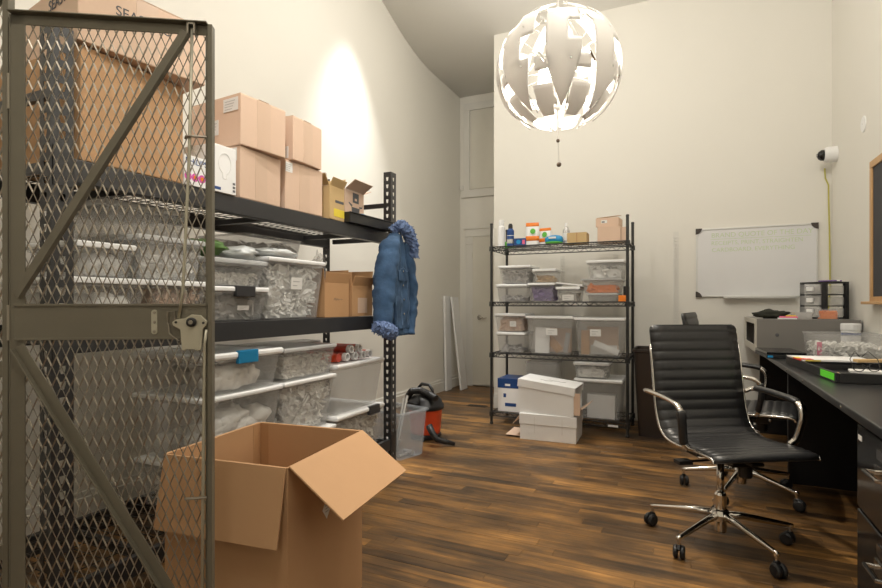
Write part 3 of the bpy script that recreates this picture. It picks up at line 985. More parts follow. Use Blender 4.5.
one(mb, 'plastic_bag', 'bag_clear', 'clear crinkled plastic bag sticking up out of the brown carton', 'bag', (-2.0045, 2.566, ZM + 0.02), smooth=True)

# ------------------------------------------------------------------ on the bottom shelf (z 0.13)
ZB = 0.1803
bn('clear bin at the very bottom behind the big open box, near end', 1.615, 2.071, ZB, 0.4022, fill=('chips', 'bits_pale', 0.8, 120, 0.06), contents_label='pale pieces in the lowest bin behind the big open box')
bn('clear bin with white lid under the blue latch bin', 1.6055, 2.09, 0.4037, 0.7015, taper=0.86, body='bin_clear', fill=('blob', 'bits_white', 0.8, 40, 0.06), contents_label='crumpled white bundles in the bin under the blue latch bin')
bn('clear bin with white lid and bright blue latch', 1.615, 2.0852, 0.7029, 0.8896, latch=('latch_blue', 0.0), lid_h=0.032, fill=('blob', 'bits_pale', 0.8, 20, 0.06), contents_label='rolled pale bags inside the bin with the blue latch')
bn('clear bin at the very bottom in the middle of the rack', 2.1042, 2.5365, ZB, 0.4089, fill=('chips', 'bits_pale', 0.9, 200, 0.05), contents_label='pale pieces in the lowest bin in the middle')
bn('tall clear bin packed with pale wrappers, under the bin of bits', 2.1042, 2.5384, 0.4103, 0.7034, taper=0.85, fill=('chips', 'bits_white', 0.97, 420, 0.055), contents_label='pale wrappers packed in the tall bin under the bin of bits')
bn('clear bin full of small grey white bits, on the tall bin of wrappers', 2.1014, 2.5412, 0.7048, 0.8782, taper=0.9, lid='lid_clear', fill=('chips', 'bits_pale', 0.85, 650, 0.020), contents_label='small grey white bits in the clear bin above the wrappers')
bn('clear bin with white lid and black latch on the bottom shelf', 2.5507, 3.0732, ZB, 0.4431, latch=('latch_black', 0.13), lid_h=0.028, fill=('chips', 'bits_pale', 0.85, 300, 0.055), contents_label='pale pieces in the bottom bin with the black latch')
bn('tall nearly empty clear bin with white lid under the red tubes', 2.5507, 3.0732, 0.4445, 0.7471, taper=0.86, lid_h=0.026)
for k, (yy, zz) in enumerate(((2.74, 0.748), (2.83, 0.748), (2.92, 0.748), (3.0, 0.748), (2.785, 0.7935), (2.88, 0.7935))):
    where = ['leftmost in the lower row', 'second from left in the lower row', 'third from left in the lower row', 'rightmost in the lower row', 'left one of the two on top', 'right one of the two on top'][k]
    tb = thing('cardboard_tube', 'red tube with pale round end, ' + where, 'tube', (-2.08, yy, zz), 0, 'red tubes piled on the tall empty bin')
    Mx = Matrix.Translation((-0.16, 0, 0.0262)) @ Matrix.Rotation(PI / 2, 4, 'Y')
    MB().lathe([(0.025, 0.0), (0.025, 0.30)], 18, M=Mx).build('body', 'tube_red', tb, smooth=False)
    MB().lathe([(0.0178, 0.302), (0.0178, 0.3015), (0.0262, 0.3015), (0.0262, 0.33), (0.018, 0.33), (0.0178, 0.302)], 18, M=Mx).build('end_cap', 'tube_cap', tb)
    MB().lathe([(0.0176, 0.3035), (0.0176, 0.3065)], 18, M=Mx).build('end_disc', 'label_grey', tb)
tb = thing('cardboard_tube', 'short red tube lying alone, left of the tube pile', 'tube', (-2.052, 2.66, 0.748), R(3))
Mx = Matrix.Translation((-0.12, 0, 0.0262)) @ Matrix.Rotation(PI / 2, 4, 'Y')
MB().lathe([(0.026, 0.0), (0.026, 0.24)], 18, M=Mx).build('body', 'vac_red', tb)
MB().lathe([(0.0262, 0.2402), (0.0262, 0.25)], 18, M=Mx).build('end_cap', 'tube_red', tb)
bn('hazy bin with clear lid at the back, behind the red tubes', 2.565, 2.907, 0.7485, 0.863, xf=-2.2468, depth=0.16, lid='lid_clear', body='bin_cloudy')

# ================================================================== WIRE CAGE LOCKER WITH OPEN DOOR
HX, HY = -1.564, 0.762            # hinge line
DA = math.atan2(1.0236 - HY, -1.1437 - HX)
DW = 0.4965
locker = thing('wire_cage_locker', 'olive grey steel cage locker with an open diamond mesh door in the foreground', 'locker', (HX, HY, 0), DA)
DZ0, DZ1 = 0.06, 1.845
def diamond_mesh(mb, x0, x1, z0, z1, y, sw, sh, wd=0.0024, th=0.0011, axis='x'):
    """expanded metal: zig-zag strands clipped to the opening"""
    cols = int((x1 - x0) / sw) + 3
    rows = int((z1 - z0) / sh) + 2
    def put(a, b):
        (xa, za), (xb, zb) = a, b
        # clip against the rectangle
        t0, t1 = 0.0, 1.0
        dx, dz = xb - xa, zb - za
        for p, q in ((-dx, xa - x0), (dx, x1 - xa), (-dz, za - z0), (dz, z1 - za)):
            if abs(p) < 1e-12:
                if q < 0: return
            else:
                r_ = q / p
                if p < 0: t0 = max(t0, r_)
                else: t1 = min(t1, r_)
        if t1 - t0 < 0.02: return
        A = (xa + dx * t0, za + dz * t0)
        B = (xa + dx * t1, za + dz * t1)
        L = math.hypot(B[0] - A[0], B[1] - A[1])
        nx, nz = -(B[1] - A[1]) / L * wd / 2, (B[0] - A[0]) / L * wd / 2
        lean = 0.0007 if dx * dz > 0 else -0.0007
        vs = []
        for yy, s in ((y - th, 1), (y + th, -1)):
            for (px, pz) in (A, B):
                vs.append((px + nx, yy + lean, pz + nz))
                vs.append((px - nx, yy - lean, pz - nz))
        if axis == 'y':
            vs = [(yv, xv, zv) for xv, yv, zv in vs]
        mb.add(vs, [(0, 1, 3, 2), (6, 7, 5, 4), (0, 2, 6, 4), (3, 1, 5, 7)])
    for i in range(-1, cols):
        for j in range(-1, rows):
            cx_ = x0 + i * sw
            cz_ = z0 + j * sh
            m0 = (cx_, cz_)
            put((cx_, cz_ + sh / 2), (cx_ + sw / 2, cz_))
            put((cx_ + sw / 2, cz_ + sh), (cx_, cz_ + sh / 2))
            put((cx_ + sw / 2, cz_), (cx_ + sw, cz_ + sh / 2))
            put((cx_ + sw, cz_ + sh / 2), (cx_ + sw / 2, cz_ + sh))
ST = 0.030
df = MB()
# angle-iron stiles and rails
df.box(0.004, 0.004 + ST + 0.004, -0.004, 0.0, DZ0, DZ1)
df.box(0.0, 0.004, -0.004, 0.026, DZ0, DZ1)
df.box(DW - 0.012, DW, -0.014, 0.012, DZ0, DZ1)
df.box(DW - 0.020, DW - 0.012, -0.003, 0.0, DZ0, DZ1)
df.box(0.004, DW - 0.012, -0.004, 0.0, DZ1 - 0.026, DZ1)
df.box(0.004, DW - 0.012, -0.022, 0.004, DZ1, DZ1 + 0.004)
df.box(0.004, DW - 0.012, -0.004, 0.0, DZ0, DZ0 + 0.028)
door = df.build('door', 'locker_grey', locker, bevel=0.0015)
ZP0, ZP1 = 1.015, 1.108
pl = MB()
pl.box(0.016, DW - 0.014, -0.010, -0.0045, ZP0, ZP1)
pl.box(0.016, DW - 0.014, -0.014, -0.010, ZP1 - 0.006, ZP1)
pl.box(0.016, DW - 0.014, -0.014, -0.010, ZP0, ZP0 + 0.006)
pl.build('lock_rail', 'locker_grey', door, bevel=0.001)
for (z0, z1) in ((ZP1 - 0.004, DZ1 - 0.02), (DZ0 + 0.02, ZP0 + 0.004)):
    mm = MB()
    diamond_mesh(mm, 0.030, DW - 0.014, z0, z1, 0.004, 0.0222, 0.0525)
    mo = mm.build('diamond_mesh', 'locker_steel', door)
    mo['kind'] = 'stuff'
def strut(a, b, wd, name):
    (xa, za), (xb, zb) = a, b
    L = math.hypot(xb - xa, zb - za)
    an = math.atan2(zb - za, xb - xa)
    Mx = Matrix.Translation((xa, 0, za)) @ Matrix.Rotation(-an, 4, 'Y')
    mb = MB()
    mb.box(0, L, -0.010, -0.006, -wd / 2, wd / 2, Mx)
    mb.box(0, L, -0.026, -0.010, -wd / 2, -wd / 2 + 0.004, Mx)
    mb.build(name, 'locker_grey', door, bevel=0.001)
strut((0.022, 1.128), (0.430, 1.822), 0.028, 'brace')
strut((0.026, 1.000), (0.478, 0.20), 0.028, 'brace')
# raised rivet plate, staple and lock case
q = MB()
q.prism([(0.3525 + 0.0075 * math.cos(a) * 1.0, (1.085 if math.sin(a) > 0 else 1.036) + 0.0075 * math.sin(a)) for a in [R(k * 15) for k in range(24)]], 0, 0.003, Matrix.Translation((0, -0.0105, 0)) @ Matrix.Rotation(PI / 2, 4, 'X'))
rp = q.build('number_plate', 'lock_plate', door)
q = MB()
for zz in (1.036, 1.060, 1.085):
    q.lathe([(0.004, 0), (0.003, 0.002)], 10, M=Matrix.Translation((0.3525, -0.0135, zz)) @ Matrix.Rotation(PI / 2, 4, 'X'))
q.build('rivets', 'locker_steel', door)
q = MB()
q.tube([(0.386, -0.012, 1.055), (0.386, -0.016, 1.088), (0.404, -0.016, 1.088), (0.404, -0.012, 1.055)], 0.0022, 6)
q.tube([(0.388, -0.014, 1.057), (0.392, -0.018, 1.03), (0.415, -0.02, 1.012), (0.43, -0.018, 1.018)], 0.0018, 6)
q.build('wire_staple', 'locker_steel', door)
q = MB()
pts = [(0.400, 1.060), (0.409, 1.067), (0.432, 1.070), (0.448, 1.080), (0.470, 1.078), (0.486, 1.062), (0.484, 1.052), (0.476, 1.042), (0.472, 0.988), (0.460, 0.984), (0.456, 0.989), (0.434, 0.989), (0.430, 0.985), (0.424, 0.988), (0.420, 1.040), (0.402, 1.052)]
q.prism(pts, 0.0, 0.012, Matrix.Translation((0, -0.012, 0)) @ Matrix.Rotation(PI / 2, 4, 'X'))
lk = q.build('lock_case', 'lock_plate', door, bevel=0.0015)
q = MB()
q.lathe([(0.0125, 0), (0.0125, 0.006), (0.009, 0.008)], 16, M=Matrix.Translation((0.449, -0.024, 1.060)) @ Matrix.Rotation(PI / 2, 4, 'X'))
for (a, b_) in ((0.410, 1.060), (0.478, 1.058)):
    q.lathe([(0.0035, 0), (0.0035, 0.001)], 10, M=Matrix.Translation((a, -0.0241, b_)) @ Matrix.Rotation(PI / 2, 4, 'X'))
q.build('lock_spindle', 'black_plastic', door)
q = MB()
q.lathe([(0.0055, 0), (0.0055, 0.003)], 12, M=Matrix.Translation((0.449, -0.0322, 1.060)) @ Matrix.Rotation(PI / 2, 4, 'X'))
q.build('spindle_end', 'locker_steel', door)
rod = MB()
rod.tube([(0.413, -0.015, 1.07), (0.424, -0.015, 1.14), (0.440, -0.015, 1.5), (0.447, -0.015, 1.83)], 0.0042, 6)
rod.build('bolt_rod', 'lock_plate', door, smooth=True)
rod = MB()
rod.tube([(0.482, -0.015, 1.04), (0.478, -0.015, 1.00), (0.474, -0.015, 0.6), (0.470, -0.015, 0.08)], 0.0042, 6)
rod.build('bolt_rod', 'lock_plate', door, smooth=True)
for zz in (1.545, 0.60):
    q = MB()
    q.tube([(0.43, -0.014, zz - 0.004), (0.435, -0.022, zz), (0.45, -0.022, zz), (0.484, -0.018, zz)], 0.0035, 6)
    q.build('rod_guide', 'locker_steel', door)
q = MB()
q.box(0.437, 0.441, -0.026, -0.006, 1.812, 1.840).box(0.453, 0.457, -0.026, -0.006, 1.812, 1.840).box(0.437, 0.457, -0.026, -0.006, 1.836, 1.840)
q.build('rod_bracket', 'locker_steel', door)
for zz in (0.25, 1.06, 1.65):
    q = MB()
    q.tube([(-0.003, 0.004, zz - 0.045), (-0.003, 0.004, zz + 0.045)], 0.006, 8)
    q.build('hinge', 'locker_steel', locker)
# locker body: corner post, top rail and mesh side running off to the left of the door
side_dir = R(196) - DA            # direction of the body front, in locker space
def fbox(mb, a0, a1, b0, b1, z0, z1, ang):
    mb.box(a0, a1, b0, b1, z0, z1, Matrix.Rotation(ang, 4, 'Z'))
q = MB()
fbox(q, 0.006, 0.024, -0.020, 0.0, 0, 1.93, side_dir)
q.build('corner_post', 'locker_grey', locker, bevel=0.002)
q = MB()
fbox(q, 0.024, 0.95, -0.03, 0.0, 1.885, 1.925, side_dir)
fbox(q, 0.024, 0.95, -0.03, 0.0, 0.02, 0.06, side_dir)
fbox(q, 0.024, 0.95, -0.012, -0.004, 0.92, 0.96, side_dir)
fbox(q, 0.024, 0.95, -0.012, -0.004, 0.45, 0.49, side_dir)
q.build('body_rail', 'locker_grey', locker, bevel=0.002)
q = MB()
fbox(q, 0.95, 0.988, -0.036, 0.0, 0, 1.93, side_dir)
q.build('corner_post', 'locker_grey', locker, bevel=0.002)
mm = MB()
diamond_mesh(mm, 0.024, 0.95, 0.05, 1.89, -0.015, 0.0222, 0.0525)
mm.v = [tuple(Matrix.Rotation(side_dir, 4, 'Z') @ Vector(v)) for v in mm.v]
mm.build('diamond_mesh', 'locker_steel', locker)['kind'] = 'stuff'

# ================================================================== BIG OPEN BOX
bo = open_carton('big open cardboard box with drooping flaps standing on the floor in front of the rack', (-1.362, 1.480, 0), 0.475, 0.495, 0.61, R(6.5), {'-y': (0.235, -79), '+x': (0.232, -37), '-x': (0.225, -84), '+y': (0.235, -86)}, 'carton_big', th=0.006)
q = MB()
q.prism([(-0.028, 0), (0, 0.036), (0.028, 0), (0, -0.036)], 0, 0.0012, frame_m((0.2377, -0.02, 0.405), (0, 1, 0), (0, 0, 1)))
sk = q.build('sticker', 'label_white', bo)
q = MB()
for k in range(3):
    q.prism([(-0.010, -0.012 + k * 0.01), (0.010, -0.012 + k * 0.01), (0.010, -0.008 + k * 0.01), (-0.010, -0.008 + k * 0.01)], 0.0012, 0.0016, frame_m((0.2377, -0.02, 0.405), (0, 1, 0), (0, 0, 1)))
q.build('print', 'label_grey', sk)
MB().box(-0.2315, -0.190, 0.2405, 0.2413, 0.01, 0.606).box(-0.2315, -0.2307, 0.195, 0.2405, 0.01, 0.606).build('corner_tape', 'carton_dark', bo)
# ================================================================== DENIM JACKET HUNG ON THE RACK END
jk = thing('denim_jacket', 'blue denim jacket with fleece collar hanging on the far rack post', 'jacket', (-1.742, 3.005, 0.885), PI / 2)
# local x runs along the rack (away from the camera), local -y faces the room, z from the hem
def jnoise(x, y_, z, s=9.0):
    return noise.noise(Vector((x * s, y_ * s, z * s * 0.55)))
def jbody(u, v):
    z = 0.06 + 0.62 * v
    a = 2 * PI * u
    hw = 0.125 - 0.02 * v - 0.075 * max(0, v - 0.72) / 0.28
    hd = 0.056 - 0.012 * v - 0.018 * max(0, v - 0.72) / 0.28
    cx_ = 0.075 - 0.02 * v
    fold = 1 + 0.12 * math.sin(5 * a + 3.0 * v) * (1 - 0.6 * v) + 0.30 * jnoise(math.cos(a), math.sin(a), z * 9, 2.2)
    return (cx_ + hw * math.cos(a) * fold, hd * math.sin(a) * fold, z)
b = MB()
b.grid(lambda u, v: jbody(u, v), 72, 48)
b.add([jbody(k / 36, 1) for k in range(36)], [tuple(range(36))])
b.build('body', 'denim', jk, smooth=True)
def sleeve(path, rads, nm, ph):
    mb = MB()
    n = 44
    P = [Vector(p) for p in path]
    pts, rr = [], []
    for i in range(n + 1):
        t = i / n * (len(P) - 1)
        k = min(int(t), len(P) - 2)
        f = t - k
        f2 = f
        pts.append(P[k].lerp(P[k + 1], f2))
        rr.append((rads[k] * (1 - f2) + rads[k + 1] * f2) * (1 + 0.035 * math.sin(i * 0.8 + ph * 2)))
    mb.tube(pts, rr, 24, flat=(1.0, 0.66))
    mb.v = [(a + 0.010 * jnoise(a, b_, c, 26), b_ + 0.020 * (0.4 - abs(jnoise(a * 0.6 + c * 0.5 + 3, b_, c * 1.3 + a * 0.8, 22))), c) for a, b_, c in mb.v]
    return mb.build(nm, 'denim', jk, smooth=True)
sleeve([(0.03, -0.005, 0.665), (-0.07, -0.02, 0.59), (-0.125, -0.025, 0.42), (-0.15, -0.025, 0.25), (-0.160, -0.025, 0.07)], [0.040, 0.070, 0.078, 0.072, 0.062], 'sleeve', 0.5)
sleeve([(0.10, -0.01, 0.62), (0.165, -0.02, 0.52), (0.195, -0.03, 0.32), (0.175, -0.035, 0.14), (0.15, -0.035, 0.015)], [0.04, 0.055, 0.055, 0.052, 0.045], 'sleeve', 2.1)
def fleece(mb_pts, r, nm, seed):
    mb = MB()
    P = [Vector(p) for p in mb_pts]
    n = 26
    pts = []
    for i in range(n + 1):
        t = i / n * (len(P) - 1)
        k = min(int(t), len(P) - 2)
        pts.append(P[k].lerp(P[k + 1], t - k))
    rr = [r * (0.55 + 0.45 * math.sin(PI * (0.08 + 0.84 * i / n))) for i in range(n + 1)]
    mb.tube(pts, rr, 16)
    rg = random.Random(seed)
    mb.v = [(a + rg.uniform(-0.007, 0.007), b_ + rg.uniform(-0.007, 0.007), c + rg.uniform(-0.007, 0.007)) for a, b_, c in mb.v]
    # tufts
    base = list(mb.v)
    for k in range(900):
        p = Vector(rg.choice(base))
        d = Vector((rg.uniform(-1, 1), rg.uniform(-1, 1), rg.uniform(-1, 0.6))).normalized()
        q_ = p + d * rg.uniform(0.005, 0.013)
        s_ = d.cross(Vector((rg.uniform(-1, 1), rg.uniform(-1, 1), rg.uniform(-1, 1)))).normalized() * 0.0035
        t_ = d.cross(s_).normalized() * 0.0035
        mb.add([p + s_, p - s_ * 0.5 + t_, p - s_ * 0.5 - t_, q_], [(0, 1, 3), (1, 2, 3), (2, 0, 3)])
    return mb.build(nm, 'fleece', jk, smooth=False)
fleece([(0.02, 0.015, 0.70), (0.045, -0.035, 0.735), (0.10, -0.055, 0.70), (0.15, -0.07, 0.62), (0.165, -0.07, 0.53)], 0.042, 'fleece_collar', 3)
fleece([(-0.26, -0.02, 0.085), (-0.20, -0.055, 0.065), (-0.13, -0.06, 0.045), (-0.06, -0.03, 0.025)], 0.046, 'fleece_cuff', 4)
wb_ = MB()
def band(u, v):
    a = 2 * PI * u
    hw, hd = 0.112, 0.05
    f = 1 + 0.14 * math.sin(5 * a)
    return (0.075 + hw * math.cos(a) * f, hd * math.sin(a) * f, 0.012 + 0.055 * v)
wb_.grid(band, 36, 3)
o = wb_.build('waistband', 'denim', jk, smooth=True)
o.modifiers.new('thickness', 'SOLIDIFY').thickness = 0.004
q = MB()
for (a0, z0, z1) in ((-1.9, 0.08, 0.60), (-1.25, 0.08, 0.52), (-2.35, 0.08, 0.55)):
    pts = []
    for i in range(15):
        z = z0 + (z1 - z0) * i / 14
        p = Vector(jbody((a0 % (2 * PI)) / (2 * PI), (z - 0.06) / 0.62))
        pts.append((p.x, p.y - 0.002, p.z))
    q.tube(pts, 0.0022, 4)
pts = []
for i in range(18):
    a0 = -2.7 + 2.3 * i / 17
    p = Vector(jbody((a0 % (2 * PI)) / (2 * PI), 0.62 + 0.02 * math.sin(i)))
    pts.append((p.x, p.y - 0.002, p.z))
q.tube(pts, 0.0025, 4)
q.build('seams', 'denim_seam', jk)
for (a0, a1) in ((-2.2, -1.75), (-1.55, -1.2)):
    q = MB()
    P = [Vector(jbody((a % (2 * PI)) / (2 * PI), v)) + Vector((0, -0.006, 0)) for a, v in ((a0, 0.50), (a1, 0.50), (a1, 0.60), (a0, 0.60))]
    q.sheet(P, 0.004)
    q.build('pocket_flap', 'denim', jk, bevel=0.001)
for v in (0.15, 0.3, 0.45, 0.6):
    q = MB()
    p = Vector(jbody(((-1.65) % (2 * PI)) / (2 * PI), v))
    q.lathe([(0.007, 0), (0.007, 0.003), (0.004, 0.004)], 10, M=Matrix.Translation((p.x, p.y - 0.001, p.z)) @ Matrix.Rotation(PI / 2, 4, 'X'))
    q.build('button', 'chrome', jk)

# ================================================================== TUB OF TOOLS AND SHOP VACUUM
tub = thing('open_plastic_tub', 'open grey translucent tub of tools on the floor behind the rack post', 'tub', (-1.945, 3.40, 0), R(-14))
b = MB()
zt, th = 0.335, 0.004
hx, hy, bx, by = 0.175, 0.145, 0.155, 0.118
ov = [(-bx, -by, 0), (bx, -by, 0), (bx, by, 0), (-bx, by, 0), (-hx, -hy, zt), (hx, -hy, zt), (hx, hy, zt), (-hx, hy, zt)]
iv = [(a + (th if a < 0 else -th), c + (th if c < 0 else -th), e + (th if e < 0.1 else 0)) for a, c, e in ov]
fs = [(0, 3, 2, 1), (0, 1, 5, 4), (1, 2, 6, 5), (2, 3, 7, 6), (3, 0, 4, 7), (8, 9, 10, 11), (12, 13, 9, 8), (13, 14, 10, 9), (14, 15, 11, 10), (15, 12, 8, 11), (4, 5, 13, 12), (5, 6, 14, 13), (6, 7, 15, 14), (7, 4, 12, 15)]
b.add(ov + iv, fs)
b.build('body', 'tub_grey', tub, bevel=0.006)
q = MB().tube([(-hx - 0.006, -hy - 0.006, zt - 0.004), (hx + 0.006, -hy - 0.006, zt - 0.004), (hx + 0.006, hy + 0.006, zt - 0.004), (-hx - 0.006, hy + 0.006, zt - 0.004)], 0.010, 6, closed=True)
q.build('rim', 'tub_grey', tub)
def tubloc(x, y_, z):
    Mx = Matrix.Rotation(R(-14), 4, 'Z')
    v = Mx @ Vector((x, y_, 0))
    return (tub.location.x + v.x, tub.location.y + v.y, z)
q = MB().tube([(0, 0, 0.012), (-0.02, 0.15, 0.42)], 0.011, 8)
one(q, 'metal_rod', 'silver_can', 'pale metal rod leaning in the grey tub, thicker one', 'rod', tubloc(0.075, -0.085, 0.006), R(-14), group='rods in the grey tub')
q = MB().tube([(0, 0, 0.012), (-0.02, 0.12, 0.40)], 0.008, 8)
one(q, 'metal_rod', 'board_frame', 'pale metal rod leaning in the grey tub, thinner one', 'rod', tubloc(0.045, -0.06, 0.006), R(-14), group='rods in the grey tub')
hb = thing('hammer', 'grey tool with a bright head inside the grey tub', 'tool', tubloc(0.10, 0.03, 0.006), R(76))
MB().tube([(0, 0, 0.012), (-0.10, 0.0, 0.012)], 0.010, 8).build('handle', 'label_grey', hb)
MB().tube([(0, -0.04, 0.02), (0, 0.04, 0.02)], 0.018, 10).build('head', 'silver_can', hb)
mb = chips(random.Random(8), 0.060, 0.095, 0.006, 0.10, 30, 0.08, 0.93)
one(mb, 'bin_contents', 'bits_grey', 'jumbled grey hand tools at the bottom of the grey tub', 'contents', tubloc(-0.08, 0.0, 0.0), R(-14), kind='stuff')

vac = thing('shop_vacuum', 'small shop vacuum with orange red drum and black lid on the floor', 'vacuum', (-1.965, 3.93, 0), R(-20))
MB().lathe([(0.10, 0.03), (0.118, 0.035), (0.125, 0.06), (0.138, 0.24), (0.142, 0.245)], 28).build('drum', 'vac_red', vac, smooth=True)
MB().lathe([(0.150, 0.240), (0.153, 0.25), (0.153, 0.275), (0.142, 0.285), (0.132, 0.315), (0.10, 0.345), (0.06, 0.36), (0.0, 0.362)], 28).build('lid', 'black_plastic', vac, smooth=True)
q = MB()
q.lathe([(0.115, 0.0), (0.128, 0.012), (0.130, 0.036), (0.118, 0.042)], 24)
q.build('base', 'black_plastic', vac)
q = MB().tube([(-0.085, 0, 0.33), (-0.08, 0, 0.405), (-0.045, 0, 0.435), (0.045, 0, 0.435), (0.08, 0, 0.40), (0.085, 0, 0.33)], 0.013, 10)
q.build('handle', 'black_plastic', vac, smooth=True)
q = MB()
hp = [Vector((-0.14, -0.03, 0.27)), Vector((-0.13, -0.08, 0.33)), Vector((-0.06, -0.10, 0.385)), Vector((0.02, -0.07, 0.395)), Vector((0.10, -0.05, 0.37)), Vector((0.185, -0.06, 0.35))]
pts, rr = [], []
for i in range(61):
    t = i / 60 * (len(hp) - 1)
    k = min(int(t), len(hp) - 2)
    pts.append(hp[k].lerp(hp[k + 1], t - k))
    rr.append(0.026 + (0.003 if i % 2 else 0))
q.tube(pts, rr, 12)
q.build('hose', 'black_plastic', vac, smooth=False)
for k in range(2):
    a = R(-50 - 50 * k)
    MB().lathe([(0.022, 0), (0.026, 0.01), (0.026, 0.03), (0.02, 0.04)], 12, c=(0.115 * math.cos(a), 0.115 * math.sin(a), 0.0)).build('caster', 'black_plastic', vac)
q = MB().tube([(0.05, -0.12, 0.36), (0.06, -0.132, 0.31)], 0.012, 8)
q.box(-0.07, 0.07, -0.158, -0.13, 0.285, 0.305)
q.build('latch_strip', 'black_plastic', vac)
q = MB().tube([(-1.83, 3.72, 0.15), (-1.79, 3.70, 0.10), (-1.755, 3.705, 0.055), (-1.70, 3.74, 0.035), (-1.635, 3.775, 0.016)], [0.028, 0.026, 0.023, 0.022, 0.013], 10)
q.v = [(a, b_, max(c, 0.002)) for a, b_, c in q.v]
q2 = q.build('floor_nozzle', 'black_plastic', vac, smooth=True, world=True)

# ================================================================== BLACK WIRE SHELF UNIT AT THE BACK WALL
WX0, WX1, WY0, WY1 = -1.632, -0.446, 4.62, 5.08
ws = thing('wire_shelf', 'black four-tier wire shelving unit standing at the back wall', 'shelf', ((WX0 + WX1) / 2, (WY0 + WY1) / 2, 0))
for px in (WX0, WX1):
    for py in (WY0, WY1):
        mb = MB()
        mb.lathe([(0.014, 0.0), (0.016, 0.004), (0.016, 0.016), (0.0125, 0.02), (0.0125, 1.825), (0.0135, 1.826), (0.0135, 1.838), (0.010, 1.842)], 14, c=(px, py, 0))
        po = mb.build('post', 'wire_black', ws, world=True, smooth=False)
WZ = (0.110, 0.650, 1.118, 1.625)
for zz in WZ:
    fr = MB()
    for (dz, r_) in ((0.0, 0.0052), (-0.034, 0.0046)):
        fr.tube([(WX0, WY0, zz + dz), (WX1, WY0, zz + dz)], r_, 6)
        fr.tube([(WX0, WY1, zz + dz), (WX1, WY1, zz + dz)], r_, 6)
        fr.tube([(WX0, WY0, zz + dz), (WX0, WY1, zz + dz)], r_, 6)
        fr.tube([(WX1, WY0, zz + dz), (WX1, WY1, zz + dz)], r_, 6)
    so = fr.build('shelf_frame', 'wire_black', ws, world=True)
    tr_ = MB()
    def zig(p0, p1, n):
        p0, p1 = Vector(p0), Vector(p1)
        pts = []
        for i in range(2 * n + 1):
            p = p0.lerp(p1, i / (2 * n))
            pts.append((p.x, p.y, p.z - (0.034 if i % 2 else 0.0)))
        tr_.tube(pts, 0.0034, 4)
    zig((WX0 + 0.015, WY0, zz), (WX1 - 0.015, WY0, zz), 14)
    zig((WX0 + 0.015, WY1, zz), (WX1 - 0.015, WY1, zz), 14)
    zig((WX0, WY0 + 0.015, zz), (WX0, WY1 - 0.015, zz), 5)
    zig((WX1, WY0 + 0.015, zz), (WX1, WY1 - 0.015, zz), 5)
    tr_.build('truss_wire', 'wire_black', so, world=True)
    dk = MB()
    n = 46
    for i in range(1, n):
        xx = WX0 + (WX1 - WX0) * i / n
        dk.tube([(xx, WY0, zz + 0.003), (xx, WY1, zz + 0.003)], 0.0026, 4)
    for i in range(1, 3):
        yy = WY0 + (WY1 - WY0) * i / 3
        dk.tube([(WX0, yy, zz - 0.002), (WX1, yy, zz - 0.002)], 0.003, 4)
    dk.build('deck_wires', 'wire_black', so, world=True)['kind'] = 'stuff'
    for px in (WX0, WX1):
        for py in (WY0, WY1):
            MB().lathe([(0.0132, -0.04), (0.022, -0.038), (0.0195, 0.004), (0.0132, 0.006)], 12, c=(px, py, zz)).build('collar', 'wire_black', so, world=True)
tagp = MB().box(-0.60, -0.52, WY0 - 0.006, WY0 - 0.004, 0.075, 0.092)
tagp.build('maker_plate', 'lid_white', ws, world=True)

# ------------------------------------------------------------------ top tier items
Z4 = 1.625 + 0.005
def can(name, label, cat, loc, prof, m, cap_prof, cap_m, bands=()):
    t = thing(name, label, cat, loc)
    MB().lathe(prof, 20).build('body', m, t, smooth=False)
    if cap_prof:
        MB().lathe(cap_prof, 16).build('cap', cap_m, t)
    for (z0, z1, r_, bm) in bands:
        MB().lathe([(r_, z0), (r_, z1)], 20).build('band', bm, t)
    return t
can('spray_can', 'tall white spray can at the left end of the wire shelf top', 'spray can', (-1.575, 4.74, Z4), [(0.030, 0), (0.032, 0.004), (0.032, 0.19), (0.022, 0.205)], 'paper_white', [(0.024, 0.206), (0.026, 0.208), (0.026, 0.25), (0.022, 0.255)], 'lid_white')
can('spray_can', 'blue spray can with black nozzle on the wire shelf top', 'spray can', (-1.485, 4.73, Z4), [(0.031, 0), (0.033, 0.004), (0.033, 0.15), (0.020, 0.168)], 'blue', [(0.014, 0.168), (0.021, 0.17), (0.020, 0.20), (0.012, 0.215)], 'black_plastic', [(0.03, 0.07, 0.0335, 'silver_can'), (0.10, 0.105, 0.0335, 'paper_white')])
bx_ = thing('small_carton', 'small dark blue carton with a round red white mark, lying on the wire shelf top', 'box', (-1.395, 4.76, Z4), R(6))
MB().box(-0.055, 0.055, -0.04, 0.04, 0, 0.075).build('body', 'blue', bx_, bevel=0.002)
MB().lathe([(0.02, 0), (0.02, 0.0008)], 16, M=frame_m((-0.015, -0.0401, 0.042), (1, 0, 0), (0, 0, 1))).build('round_mark', 'blue_bright', bx_)
MB().box(0.02, 0.045, -0.0408, -0.04, 0.02, 0.06).build('red_mark', 'pink', bx_)
gb_ = thing('small_carton', 'tiny green carton standing behind the spray cans on the wire shelf', 'box', (-1.53, 4.85, Z4))
MB().box(-0.05, 0.05, -0.03, 0.03, 0, 0.06).build('body', 'green', gb_, bevel=0.002)
